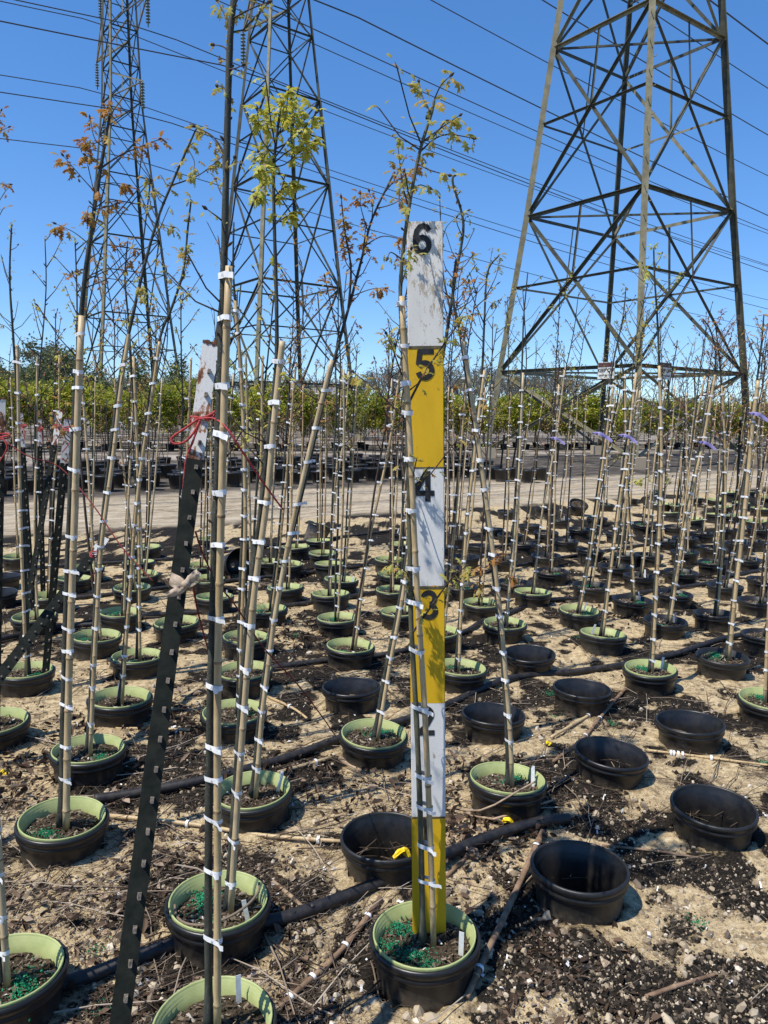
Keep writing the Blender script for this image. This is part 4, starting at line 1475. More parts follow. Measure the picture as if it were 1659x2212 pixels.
# find the point on the top ray that is one board length away
best = None
for i in range(4000):
    t = 1.2 + i * 0.0005
    q = Vector((0, 0, CAM_H)) + d_top * t
    e = abs((q - bb).length - L_B)
    if q.y > bb.y - 0.12 and (best is None or e < best[0]):
        best = (e, q)
up = (best[1] - bb).normalized()
xax = Vector((1, 0, 0))
xax = (xax - up * xax.dot(up)).normalized()
yax = up.cross(xax)
Rb = Matrix((xax, yax, up)).transposed()
board = empty('measuring_board', bb, 'tall yellow and white measuring board numbered in feet, standing in a pot', 'measuring board')
board.rotation_euler = Rb.to_euler()
FT = 0.3048


def bevel_box(w, d, h, zc, bw=0.0015):
    bm = bmesh.new()
    bmesh.ops.create_cube(bm, size=1)
    for v in bm.verts:
        v.co = Vector((v.co.x * w, v.co.y * d, v.co.z * h + zc))
    es = [e for e in bm.edges if abs(e.verts[0].co.z - e.verts[1].co.z) > h * .5]
    bmesh.ops.bevel(bm, geom=es, offset=bw, segments=2, affect='EDGES')
    return bm


def arc(cx, cy, rx, ry, a0, a1, n=18):
    return [(cx + rx * math.cos(R(a0 + (a1 - a0) * k / n)), cy + ry * math.sin(R(a0 + (a1 - a0) * k / n))) for k in range(n + 1)]


GLYPH = {   # centre lines of bold stencil figures, 78 mm tall, strokes 13.5 mm
    1: [[(-.013, .018), (-.004, .026), (.006, .0385)], [(.006, .039), (.006, -.039)]],
    2: [arc(0, .016, .0165, .0165, 165, -30, 14) + [(.002, -.014), (-.016, -.031)], [(-.0235, -.0325), (.0235, -.0325)]],
    3: [arc(0, .0165, .015, .0155, 165, -80, 14), arc(0, -.0155, .0168, .0168, 85, -165, 16)],
    4: [[(.009, .039), (.009, -.039)], [(.005, .036), (-.0205, -.012)], [(-.0265, -.0175), (.0255, -.0175)]],
    5: [[(.022, .0325), (-.0165, .0325)], [(-.0125, .036), (-.0165, .0015)], arc(-.0005, -.0135, .0172, .0185, 150, -165, 20)],
    6: [arc(0, -.0145, .0165, .0178, 0, 360, 26), [(-.0165, -.0145), (-.0165, .006), (-.0135, .019), (-.006, .029), (.003, .0315), (.011, .029), (.0172, .0195)]]}


def glyph_mesh(n, w=0.0135, th=0.0009):
    mb = MB()
    for j, path in enumerate(GLYPH[n]):
        vs, k = [], len(path)
        for i, p in enumerate(path):
            a, b = Vector(path[max(i - 1, 0)]), Vector(path[min(i + 1, k - 1)])
            if path[0] == path[-1] or (Vector(path[0]) - Vector(path[-1])).length < 1e-6:
                a, b = Vector(path[(i - 1) % (k - 1)]), Vector(path[(i + 1) % (k - 1)])
            t = (b - a).normalized()
            q = Vector((-t.y, t.x)) * w / 2
            for sgn in (1, -1):
                vs.append((p[0] + sgn * q.x, -th - j * 0.0002, p[1] + sgn * q.y))
                vs.append((p[0] + sgn * q.x, 0, p[1] + sgn * q.y))
        fs = []
        for i in range(k - 1):
            o, e = i * 4, i * 4 + 4
            fs += [(o, o + 2, e + 2, e), (o, e, e + 1, o + 1), (o + 2, o + 3, e + 3, e + 2)]
        fs += [(0, 1, 3, 2), (4 * k - 4, 4 * k - 2, 4 * k - 1, 4 * k - 3)]
        mb.add(vs, fs)
    return mb.mesh('numeral', M['black'], False)


for i in range(6):
    z0 = i * FT - (0.05 if i == 0 else 0)
    h = (i + 1) * FT - z0 - 0.0006
    bm = bevel_box(0.0889, 0.019, h, z0 + h / 2)
    me = bpy.data.meshes.new('painted_segment')
    bm.to_mesh(me)
    bm.free()
    me.materials.append(M['yellow'] if i % 2 == 0 else (M['bwhite_worn'] if i == 5 else M['bwhite']))
    seg = link('painted_segment', me, board)
    link('numeral', glyph_mesh(i + 1), board, ((-0.012, -0.007, 0.004, -0.006, -0.002, -0.007)[i], -0.0096, (i + 1) * FT - (0.046 if i < 5 else 0.043)))
    if i in (2, 4, 0):
        link('divider_stripe', MB().box((0, -0.0099, (i + 1) * FT - 0.003), (0.0875, 0.0006, 0.0075 if i == 4 else 0.004)).mesh('divider_stripe', M['boardline'], False), board)
    if i == 3:
        link('divider_stripe', MB().box((0, -0.0099, i * FT + 0.001), (0.0875, 0.0006, 0.004)).mesh('divider_stripe', M['boardline'], False), board)
        link('divider_stripe', MB().box((0, -0.0099, (i + 1) * FT + 0.001), (0.0875, 0.0006, 0.004)).mesh('divider_stripe', M['boardline'], False), board)

# ------------------------------------------------------------------ steel T-posts, twine, cloth
def tpost(top, bottom, white, label, group=None, w=0.038, face=None, studs=True, name='steel_post', rim=True):
    top, bottom = Vector(top), Vector(bottom)
    ax = (top - bottom).normalized()
    L = (top - bottom).length
    f = face or Vector((0.25, -1, 0))
    f = (f - ax * f.dot(ax)).normalized()      # the studded face looks this way
    x = f.cross(ax).normalized() * -1
    y = -f
    root = empty(name, bottom, label, 'post', group)
    root.rotation_euler = Matrix((x, y, ax)).transposed().to_euler()
    t = 0.0045
    prof = [(-w / 2, 0), (w / 2, 0), (w / 2, t), (t / 2, t + .003), (t / 2, 0.033), (-t / 2, 0.033), (-t / 2, t + .003), (-w / 2, t)]

    def seg(z0, z1, mat, nm):
        n = len(prof)
        k = max(2, int((z1 - z0) / 0.1))
        mb = MB()
        vs = [(px, py, z0 + (z1 - z0) * i / k) for i in range(k + 1) for px, py in prof]
        fs = [(i * n + j, i * n + (j + 1) % n, (i + 1) * n + (j + 1) % n, (i + 1) * n + j) for i in range(k) for j in range(n)]
        fs += [tuple(range(n))[::-1], tuple(k * n + j for j in range(n))]
        return link(nm, mb.add(vs, fs).mesh(nm, mat, False), root)
    seg(0, L - white, M['post'], 'shaft')
    seg(L - white, L, M['posttop'], 'painted_top')
    if rim:
        mb = MB()
        for i in range(9):
            mb.box((-w / 2 + w * (i + .5) / 9, 0.001, L + rnd(0, .004)), (w / 9, 0.006, rnd(.002, .012)))
        link('rusty_edge', mb.mesh('rusty_edge', M['rust'], False), root)
    if studs:
        z = L - 0.065
        sm = MB()
        sm.box((0, 0, 0), (0.0072, 0.010, 0.0092))
        sm.v = [(a * (0.75 if b < 0 else 1.0), b, c - (0.002 if b < 0 else 0)) for a, b, c in sm.v]
        me = sm.mesh('stud', M['stud'], False)
        while z > 0.02:
            link('stud', me, root, (w * .12, -0.0045, z))
            z -= 0.0535
    return root


def px3(x, y, zc):
    return Vector((0, 0, CAM_H)) + ray(x, y) * zc


PT_TOP, PT_BOT = px3(455, 742, 1.62), px3(243, 2330, 1.27)
# carry the post down to the ground
k = (PT_BOT - PT_TOP).normalized()
PT_BOT = PT_TOP + k * ((PT_TOP.z + 0.12) / -k.z)
tpost(PT_TOP, PT_BOT, 0.262, 'leaning dark steel post with rusty white top, tied with red twine and cloth', 'steel posts', 0.034, Vector((0.32, -1, 0)))


def on_post(y, out=0.0, dx=0.0):
    """point on the front of the leaning post at picture height y"""
    lo, hi = 0.0, 1.0
    for _ in range(40):
        m = (lo + hi) / 2
        yy = pic_y(PT_TOP.lerp(PT_BOT, m))
        if yy < y:
            lo = m
        else:
            hi = m
    return PT_TOP.lerp(PT_BOT, lo) + Vector((dx, -out, 0))


ZP = 1.545
tw = MB()


def twist_rope(mb, pts, r, per=6):
    P = smooth_path(pts, per)
    n = len(P)
    mb.tube(P, [r * (1 + 0.16 * math.sin(i * 2.1)) for i in range(n)], 6)


kn = on_post(905)
for dz_, ph in ((0.0, 0), (0.006, 1)):
    ring = []
    for j in range(15):
        w = 2 * math.pi * j / 14
        ring.append(kn + Vector((0.0245 * math.cos(w) + 0.002, 0.017 * math.sin(w) + 0.012, dz_ + 0.004 * math.sin(w * 2 + ph) + 0.006 * math.cos(w))))
    twist_rope(tw, ring, 0.0028, 2)
twist_rope(tw, [px3(428, 905, ZP), px3(400, 925, ZP - .01), px3(372, 945, ZP), px3(375, 958, ZP), px3(398, 955, ZP), px3(418, 935, ZP - .01), px3(432, 908, ZP - .005)], 0.0026)
twist_rope(tw, [px3(432, 908, ZP), px3(418, 950, ZP), px3(403, 990, ZP + .01), px3(398, 1030, ZP + .02), px3(396, 1062, ZP + .03)], 0.0024)
twist_rope(tw, [px3(430, 905, ZP - .01), px3(462, 904, ZP - .03), px3(490, 925, ZP - .06), px3(520, 970, ZP - .05), px3(560, 1030, ZP), px3(592, 1075, ZP + .06), px3(611, 1100, ZP + .1)], 0.002)
tag(link('red_twine', tw.mesh('red_twine', M['twine'])), 'red twine looped and knotted around the white top of the leaning post', 'twine')
t2 = MB()
twist_rope(t2, [px3(422, 1148, 1.72), px3(440, 1200, 1.8), px3(470, 1260, 1.9), px3(510, 1310, 2.05), px3(570, 1400, 2.2), px3(640, 1475, 2.35), px3(690, 1540, 2.5), px3(725, 1590, 2.55)], 0.0022)
tag(link('red_twine', t2.mesh('red_twine', M['twine_d'])), 'dull red twine slanting down behind the front sapling towards a pot', 'twine')
t3 = MB()
twist_rope(t3, [px3(416, 1255, 1.6), px3(425, 1310, 1.66), px3(440, 1370, 1.75), px3(452, 1410, 1.8)], 0.0022)
tag(link('red_twine', t3.mesh('red_twine', M['twine_d'])), 'short dull red twine hanging right of the cloth knot', 'twine')

# cloth strip knotted round the post
cl = MB()
ck = on_post(1262)


def strip(mb, pts, widths, nrm=Vector((0, -1, 0)), th=0.004):
    P = smooth_path(pts, 5)
    n = len(P)
    vs = []
    for i, p in enumerate(P):
        f = i / (n - 1) * (len(widths) - 1)
        w = widths[int(f)] + (widths[min(int(f) + 1, len(widths) - 1)] - widths[int(f)]) * (f - int(f))
        t = (P[min(i + 1, n - 1)] - P[max(i - 1, 0)]).normalized()
        s = t.cross(nrm).normalized()
        for a in (-1, -.5, 0, .5, 1):
            vs.append(p + s * (a * w) + nrm * (th * (1 - abs(a)) + th * 0.6 * math.sin(a * 5 + i * .7)))
    mb.add(vs, [(i * 5 + j, i * 5 + j + 1, (i + 1) * 5 + j + 1, (i + 1) * 5 + j) for i in range(n - 1) for j in range(4)])


zc_ = 1.47
strip(cl, [px3(368, 1250, zc_), px3(385, 1258, zc_ - .012), px3(402, 1262, zc_ - .012), px3(415, 1252, zc_ + .01)], [0.014, 0.012, 0.008, 0.012])
strip(cl, [px3(398, 1262, zc_ - .015), px3(412, 1252, zc_ - .02), px3(424, 1240, zc_ - .025), px3(430, 1234, zc_ - .02)], [0.004, 0.009, 0.008, 0.006])
strip(cl, [px3(402, 1265, zc_ - .012), px3(388, 1275, zc_ - .02), px3(372, 1281, zc_ - .02), px3(358, 1286, zc_ - .018)], [0.005, 0.008, 0.007, 0.004])
strip(cl, [px3(366, 1256, zc_ + .01), px3(372, 1258, zc_ + .05), px3(395, 1262, zc_ + .06), px3(412, 1256, zc_ + .03)], [0.013, 0.013, 0.013, 0.012])
cl.tube([px3(396, 1260, zc_ - .02), px3(402, 1262, zc_ - .026), px3(407, 1258, zc_ - .022)], [0.005, 0.0095, 0.006], 8)
tag(link('cloth_strip', cl.mesh('cloth_strip', M['cloth'])), 'beige cloth strip knotted around the leaning steel post', 'cloth')

# posts standing at the left and the slanting one
def post_px(top, bot, Yt, Yb, white, label, w=0.036, group='steel posts', studs=True, face=None):
    a, b = at_y(top[0], top[1], Yt), at_y(bot[0], bot[1], Yb)
    d = (b - a).normalized()
    b = a + d * ((a.z + 0.1) / -d.z)
    return tpost(a, b, white, label, group, w, face, studs)


post_px((1, 862), (-10, 1500), 2.9, 2.9, 0.16, 'dark steel post with rusty white top cut by the left edge')
post_px((147, 905), (102, 1412), 3.75, 3.75, 0.22, 'upright dark studded post with white top between the left canes')
post_px((43, 892), (69, 1285), 4.9, 4.9, 0.22, 'dark post with white top behind the left edge cane')
post_px((130, 886), (66, 1270), 5.0, 4.6, 0.24, 'slightly slanting dark post crossing behind the upright left post')
post_px((117, 892), (108, 1260), 5.4, 5.4, 0.22, 'dark post hidden between the slanting and the upright left posts')
post_px((84, 905), (92, 1240), 5.6, 5.6, 0.2, 'shortest dark post with red tie among the left posts')
a, b = at_y(229, 1160, 3.6), at_y(-30, 1500, 2.55)
tpost(a, b + (b - a) * 0.35, 0.17, 'dark post slanting across the left side with rusty white tip', 'steel posts', 0.040, Vector((0.5, -1, 0.5)))
for i, (tx, ty, bx, by, Y) in enumerate([(1162, 935, 1157, 1030, 17.5), (1208, 950, 1199, 1045, 16.5), (1090, 935, 1080, 1028, 18), (1120, 930, 1104, 1028, 18), (1484, 915, 1462, 1082, 12.0), (1600, 900, 1593, 1060, 13.0)]):
    post_px((tx, ty), (bx, by), Y, Y, 0.05, ('thin dark post on the gravel left of the large tower, %s' % ('third from the left', 'rightmost of four', 'leftmost of four', 'second from the left')[i] if i < 4 else ('dark leaning post behind the ribboned canes' if i == 4 else 'dark post among the right edge canes')), 0.045,
            'posts by the tower' if i < 4 else 'steel posts', False)

# red ties on the left posts
for i, (x, y, Y) in enumerate([(46, 922, 4.86), (84, 928, 5.55), (122, 922, 4.9), (146, 928, 3.70), (205, 1200, 3.35), (2, 945, 2.86)]):
    c = at_y(x, y, Y)
    m = MB()
    for k in range(2):
        twist_rope(m, [c + Vector((0.026 * math.cos(w), 0.022 * math.sin(w) + 0.012, 0.008 * k + 0.006 * math.sin(w))) for w in np.linspace(0, 6.28, 10)], 0.003, 2)
    twist_rope(m, [c + Vector((.01, -.012, 0)), c + Vector((.03, -.02, -.04)), c + Vector((rnd(-.03, .03), -.02, -.11))], 0.0025)
    nm = ['second left post', 'shortest left post', 'slanting left post', 'upright left post', 'post slanting across the left side', 'left edge post'][i]
    tag(link('red_tie', m.mesh('red_tie', M['twine'])), 'red twine tied around the top of the %s' % nm, 'twine', 'red ties on the posts')
t4 = MB()
twist_rope(t4, [at_y(0, 945, 2.9), at_y(60, 985, 2.85), at_y(130, 1010, 2.9), at_y(200, 1090, 2.8), at_y(262, 1180, 2.7), at_y(330, 1255, 2.6)], 0.0022)
tag(link('red_twine', t4.mesh('red_twine', M['twine_d'])), 'faded red twine strung from the left edge past the upright canes', 'twine')

# violet ribbons
def ribbon(x, y, Y, label, s=1.0):
    s *= 0.75
    a = at_y(x, y, Y)
    mb = MB()
    pts = [a, a + Vector((.03 * s, -.015, -.003)), a + Vector((.07 * s, -.01, -.022 * s)), a + Vector((.105 * s, -.02, -.05 * s))]
    strip(mb, pts, [0.010 * s, 0.011 * s, 0.011 * s, 0.008 * s], Vector((0, -1, 0.2)).normalized(), .002)
    mb.tube([a + Vector((.012, .012, 0)), a + Vector((-.012, 0, 0)), a + Vector((0.0, -.016, 0)), a + Vector((.016, -.004, 0))], [0.006] * 4, 6)
    tag(link('ribbon', mb.mesh('ribbon', M['purple'])), label, 'ribbon', 'violet ribbons')


ribbon(1622, 893, POTK['S20']['Y'] - .03, 'violet ribbon on the thick cane at the right edge', 1.25)
ribbon(1512, 955, POTK['S21']['Y'] - .03, 'violet ribbon on the right leaning cane', 1.25)
ribbon(1341, 940, POTK['S18']['Y'] - .03, 'violet ribbon on the cane before the near tower leg', 1.2)
ribbon(1285, 936, 4.6, 'violet ribbon on the cane before the far tower leg', 1.3)
ribbon(1192, 946, 5.2, 'small violet ribbon left of the large tower far leg', 1.1)

# ------------------------------------------------------------------ irrigation pipes
def pipe(px, r, label):
    pts = []
    for x, y in px:
        p = at_z(x, y, 0.02)
        p.z = gzs(p.x, p.y) + r * 1.05 + 0.003
        pts.append(p)
    P = smooth_path(pts, 10)
    m = MB().tube(P, [r * (1 + 0.012 * math.sin(i * .9)) for i in range(len(P))], 12)
    root = link('irrigation_pipe', m.mesh('irrigation_pipe', M['pipe']))
    tag(root, label, 'pipe', 'irrigation pipes')
    L = path_len(P)
    bt = MB().tube([Vector((0, 0, -.002)), Vector((0, 0, .003)), Vector((0, 0, .0045))], [.006, .006, .003], 8).mesh('emitter', M['pipe'])
    s = 0.2
    while s < min(L, 6):
        q, d = path_at(P, s)
        link('emitter', bt, root, q + Vector((0, -r * .5, r * .87)), (0.5, 0, 0))
        s += rnd(.25, .5)
    return root


pipe([(-130, 2215), (0, 2160), (200, 2098), (440, 2022), (640, 1982), (890, 1882), (1050, 1815), (1160, 1785), (1228, 1768)], 0.0185, 'thick black irrigation pipe nearest the camera, in front of the board pot row')
pipe([(205, 1728), (300, 1712), (440, 1688), (560, 1655), (640, 1630), (730, 1600), (880, 1552), (960, 1522), (1100, 1470), (1250, 1446), (1340, 1435), (1450, 1415), (1560, 1385), (1659, 1362), (1800, 1330)], 0.018, 'long black irrigation pipe crossing behind the board in the second row')
pipe([(440, 1470), (600, 1442), (700, 1427), (850, 1405), (1000, 1365), (1040, 1343), (1100, 1322), (1180, 1300), (1310, 1287), (1405, 1277), (1525, 1262), (1595, 1242), (1750, 1215)], 0.017, 'black irrigation pipe with a bend right of the board in the third row')
pipe([(-40, 1392), (0, 1383), (125, 1357), (240, 1347), (330, 1330), (500, 1317), (675, 1302), (880, 1270), (1100, 1225), (1300, 1190), (1659, 1140)], 0.017, 'black irrigation pipe behind the left posts in the fourth row')
pipe([(-40, 1312), (0, 1307), (220, 1287), (430, 1262), (700, 1232), (960, 1195), (1300, 1150)], 0.016, 'black irrigation pipe in the fifth row across the left half')
pipe([(-40, 1245), (130, 1224), (370, 1205), (640, 1172), (900, 1140)], 0.016, 'farthest black irrigation pipe just before the dirt road')

# ------------------------------------------------------------------ fallen canes and sticks
def fallen(px, r, mat, label, ties=(), dz=0.012, name='fallen_cane'):
    pts = []
    for i, (x, y) in enumerate(px):
        h = dz[i] if hasattr(dz, '__len__') else dz
        p = at_z(x, y, h)
        p.z = gzs(p.x, p.y) + h
        pts.append(p)
    P = smooth_path(pts, 6)
    o = link(name, cane_mesh(P, r, r * .8, 8).mesh(name, [mat, M['node']]))
    tag(o, label, 'cane', 'fallen canes')
    L = path_len(P)
    for f in ties:
        q, d = path_at(P, L * f)
        m = link('tie', random.choice(TIE_S), o, q)
        m.rotation_euler = d.to_track_quat('Z', 'Y').to_euler()
        m.scale = (.8, 1.3, 1)
    return o


fallen([(1172, 1800), (1095, 1965), (1040, 2085), (1008, 2155)], 0.0105, M['oldcane'], 'brown fallen cane leaning beside the board pot', (0.9, 0.12), (.02, .03, .04, .02))
fallen([(822, 1945), (740, 2045), (605, 2170)], 0.0095, M['oldcane'], 'reddish brown fallen cane with white ties below the thick pipe', (.18, .45, .93, .75))
fallen([(235, 1762), (420, 1785), (560, 1806), (742, 1822)], 0.008, M['cane'], 'long pale fallen cane crossing the sand to the empty pot', (.9, .35))
fallen([(1356, 1478), (1310, 1535), (1262, 1592), (1195, 1648)], 0.009, M['oldcane'], 'brown fallen cane slanting between the empty pots', (.5, .7))
fallen([(1312, 1520), (1250, 1560), (1190, 1592)], 0.008, M['cane'], 'tan fallen cane crossing the brown one between empty pots', (.4,))
fallen([(1392, 1622), (1500, 1635), (1600, 1648), (1720, 1662)], 0.006, M['cane'], 'thin yellow fallen cane with bunched white ties by the right edge', (.18, .2, .23, .26, .45))
fallen([(715, 1640), (660, 1655), (600, 1672)], 0.008, M['cane'], 'tan fallen cane along the second pipe left of the board', (.3,))
fallen([(410, 1577), (340, 1574), (250, 1578)], 0.007, M['cane'], 'pale fallen cane behind the thick upright cane at left', ())
fallen([(575, 1505), (630, 1525), (665, 1548)], 0.007, M['cane'], 'tan fallen cane beside the twine left of the pipe', (.5,))
fallen([(735, 1640), (760, 1655), (790, 1672)], 0.012, M['wood'], 'split piece of pale wood in front of the pot left of the board', (), .01, 'wood_splinter')
fallen([(590, 1905), (625, 1932), (655, 1962)], 0.007, M['wood'], 'short tan stick behind the thick pipe', (), .01, 'stick')
fallen([(965, 1895), (1000, 1860), (1035, 1812)], 0.006, M['oldcane'], 'thin brown stick beside the pot right of the board', (), .008, 'stick')
fallen([(1395, 2155), (1470, 2130), (1545, 2105)], 0.006, M['oldcane'], 'dark thin stick lying on the mulch in the bottom right', (), .006, 'stick')
fallen([(1000, 1760), (1080, 1770), (1130, 1752), (1200, 1728)], 0.0045, M['wood'], 'thin bare branch bent in front of the pot right of the board', (), (.01, .03, .05, .03), 'stick')
fallen([(960, 1745), (1040, 1752), (1100, 1722), (1160, 1690)], 0.004, M['wood'], 'thin bare branch arching over the pot right of the board', (), (.01, .05, .12, .17), 'stick')
fallen([(1240, 1825), (1400, 1835), (1520, 1850)], 0.005, M['oldcane'], 'thin dark twig behind the largest empty pot', (), .006, 'stick')
# cane curled inside the pot by the pipe
c5 = POTK['S5']
pts = [Vector((c5['X'] + 0.115 * math.cos(w) * (1 if w > .2 else 1.15), c5['Y'] + 0.115 * math.sin(w), 0.128 + 0.02 * math.sin(w * 1.3))) for w in np.linspace(3.3, 6.6, 9)]
tag(link('curled_twig', MB().tube(smooth_path(pts, 3), 0.0035, 6).mesh('curled_twig', M['twig'])), 'bare twig curled inside the rim of the pot by the pipe', 'twig')

# yellow tape scraps
def crumple(name, x, y, s, mat, label, cat, h=0.02):
    p = at_z(x, y, 0.01)
    mb = MB()
    for i in range(2):
        w = rnd(-.5, .7) + i * .6
        d = Vector((math.cos(w), math.sin(w), 0))
        strip(mb, [p - d * s * rnd(.5, 1) + Vector((0, 0, rnd(.003, h))), p + Vector((rnd(-.3, .3) * s, rnd(-.3, .3) * s, rnd(h * .5, h * 1.6))), p + d * s * rnd(.5, 1.1) + Vector((0, 0, rnd(.002, h)))],
              [s * .18, s * .32, s * .2], Vector((rnd(-.5, .5), -.5, 1)).normalized(), .003)
    tag(link(name, mb.mesh(name, mat, False)), label, cat)


crumple('tape_scrap', 1095, 1782, 0.030, M['ytape'], 'crumpled yellow tape on the leaf litter right of the board', 'tape')
crumple('tape_scrap', 868, 1870, 0.03, M['ytape'], 'yellow plastic tape sticking out behind the pipe by the board', 'tape', .05)
crumple('tape_scrap', 1185, 1612, 0.022, M['ytape'], 'small yellow tape scrap near the crossing canes', 'tape')
crumple('tape_scrap', 5, 1680, 0.02, M['ytape'], 'tiny yellow tape scrap at the left edge', 'tape')

# tipped pots near the road
for (x, y, lab, ang, rz, kind) in [(512, 1222, 'black pot tipped on its side behind the front sapling', 1.35, 0.5, 'E'), (682, 1150, 'green-rimmed pot tilted on top of another by the road', 0.45, 2.2, 'G'),
                                   (1245, 1098, 'black pot tilted towards the camera beside the road', 0.5, 0.4, 'K'), (1408, 1085, 'green-rimmed pot tilted against others near the road', 0.6, 3.4, 'G')]:
    p = at_z(x, y, 0.1)
    root = empty('nursery_pot', (p.x, p.y, 0.11 if ang > 1 else 0.06), lab, 'pot', 'tipped pots', (ang, 0, rz))
    link('outer_pot', PM[0], root)
    if kind != 'E':
        link('liner_rim', LM[kind][0], root)
        link('soil', SM[1], root)

# ------------------------------------------------------------------ loose stuff on the ground
def ground_px(n, x0=-250, x1=1910, y0=1120, y1=2420, power=1.0):
    xs = RNG.uniform(x0, x1, n)
    ys = y0 + (y1 - y0) * RNG.random(n) ** power
    a, b = (xs - CX) / F, (ys - CY) / F
    a, b = a * _cr + b * _sr, -a * _sr + b * _cr
    dz = -_s - b * _c
    t = -CAM_H / dz
    P = np.stack([a * t, (_c - b * _s) * t], 1)
    return P


def keep(P, road=0.0, rad=0.128):
    ok = np.ones(len(P), bool)
    for c in PXY:
        ok &= ((P - c) ** 2).sum(1) > rad ** 2
    v = -0.54 * P[:, 0] + 0.84 * P[:, 1]
    on = (v > 9.0)
    ok &= ~(on & (RNG.random(len(P)) > road))
    return P[ok]


def with_z(P, dz):
    return np.stack([P[:, 0], P[:, 1], gz(P[:, 0], P[:, 1]) + dz], 1)


t_ = (1 + 5 ** .5) / 2
ICO_V = np.array([(-1, t_, 0), (1, t_, 0), (-1, -t_, 0), (1, -t_, 0), (0, -1, t_), (0, 1, t_), (0, -1, -t_), (0, 1, -t_), (t_, 0, -1), (t_, 0, 1), (-t_, 0, -1), (-t_, 0, 1)]) / 1.9
ICO_F = [(0, 11, 5), (0, 5, 1), (0, 1, 7), (0, 7, 10), (0, 10, 11), (1, 5, 9), (5, 11, 4), (11, 10, 2), (10, 7, 6), (7, 1, 8), (3, 9, 4), (3, 4, 2), (3, 2, 6), (3, 6, 8), (3, 8, 9), (4, 9, 5), (2, 4, 11), (6, 2, 10), (8, 6, 7), (9, 8, 1)]


def u(n):
    return rotmats(*RNG.uniform(0, 6.28, (3, n)))


# gravel
P = keep(ground_px(15000, power=0.85), 0.25)
n = len(P)
s = np.clip(RNG.lognormal(-5.35, 0.5, n), .0018, .020)
S = s[:, None] * RNG.uniform(.6, 1.25, (n, 3)) * np.array([1, 1, .75])
tag(link('gravel', scatter('gravel', ICO_V, ICO_F, with_z(P, s * .15), S, u(n), M['gravel'], .22)), 'pale gravel stones strewn over the ground', None, None, 'stuff')
# mulch crumbs gather in the dark patches
P = keep(ground_px(110000, power=0.75), 0.15)
P = P[mulch(P[:, 0], P[:, 1]) + RNG.normal(0, .03, len(P)) > 0.52]
n = len(P)
s = np.clip(RNG.lognormal(-5.7, 0.45, n), .0015, .011)
S = s[:, None] * RNG.uniform(.7, 1.5, (n, 3))
tag(link('mulch', scatter('mulch', OCT_V, OCT_F, with_z(P, s * .25), S, u(n), M['crumb'], .35)), 'dark mulch crumbs spilt in patches on the ground', None, None, 'stuff')
# sand grit
P = keep(ground_px(26000, power=0.8), 0.5)
n = len(P)
s = RNG.uniform(.0012, .0035, n)
S = s[:, None] * RNG.uniform(.7, 1.4, (n, 3))
tag(link('grit', scatter('grit', OCT_V, OCT_F, with_z(P, s * .3), S, u(n), M['gravel'], .3)), 'fine sandy grit on the ground', None, None, 'stuff')
# leaf litter
LV = [(-.5, 0, 0), (-.25, .28, .10), (.1, .34, .16), (.5, .02, .05), (.12, -.33, .14), (-.25, -.27, .09), (0, 0, -.02)]
LF = [(0, 6, 1), (1, 6, 2), (2, 6, 3), (3, 6, 4), (4, 6, 5), (5, 6, 0)]
P = keep(ground_px(30000, power=0.8), 0.1)
w = fbm(P[:, 0] * 2.2 + 5, P[:, 1] * 2.2, 33, 3) - np.clip(P[:, 0], -.25, 1) * .22 * np.clip((4.2 - P[:, 1]) / 1.5, 0, 1)
P = P[w + RNG.normal(0, .03, len(P)) > 0.505]
n = len(P)
s = .005 + .030 * RNG.random(n) ** 3.2
S = s[:, None] * np.stack([RNG.uniform(.8, 1.3, n), RNG.uniform(.5, 1.0, n), RNG.uniform(.5, 2.2, n)], 1)
rt = rotmats(RNG.normal(0, .45, n), RNG.normal(0, .45, n), RNG.uniform(0, 6.28, n))
tag(link('leaf_litter', scatter('leaf_litter', LV, LF, with_z(P, .004 + s * .08), S, rt, M['litter'], .2)), 'dry brown leaf litter between the pots', None, None, 'stuff')
# extra piles of leaves
piles = [(60, 1650, .35, 420), (60, 1720, .25, 260), (1010, 1800, .16, 200), (940, 1820, .14, 140), (700, 1700, .22, 200), (620, 1250, .4, 150), (1330, 1330, .3, 160), (600, 1360, .35, 220), (330, 1560, .25, 160), (640, 1380, .3, 200), (350, 1990, .3, 140), (1000, 1650, .2, 120)]
PP = []
for (x, y, sd, cnt) in piles:
    c = at_z(x, y, 0)
    PP.append(RNG.normal(0, sd, (cnt, 2)) * np.array([1, .7]) + np.array([c.x, c.y]))
P = keep(np.concatenate(PP))
n = len(P)
s = .010 + .036 * RNG.random(n) ** 2
S = s[:, None] * np.stack([RNG.uniform(.8, 1.3, n), RNG.uniform(.5, 1.0, n), RNG.uniform(.8, 2.8, n)], 1)
rt = rotmats(RNG.normal(0, .6, n), RNG.normal(0, .6, n), RNG.uniform(0, 6.28, n))
tag(link('leaf_litter', scatter('leaf_litter', LV, LF, with_z(P, .012 + RNG.uniform(0, .02, n)), S, rt, M['litter'], .25)), 'thicker heaps of dry leaves by the pots', None, None, 'stuff')
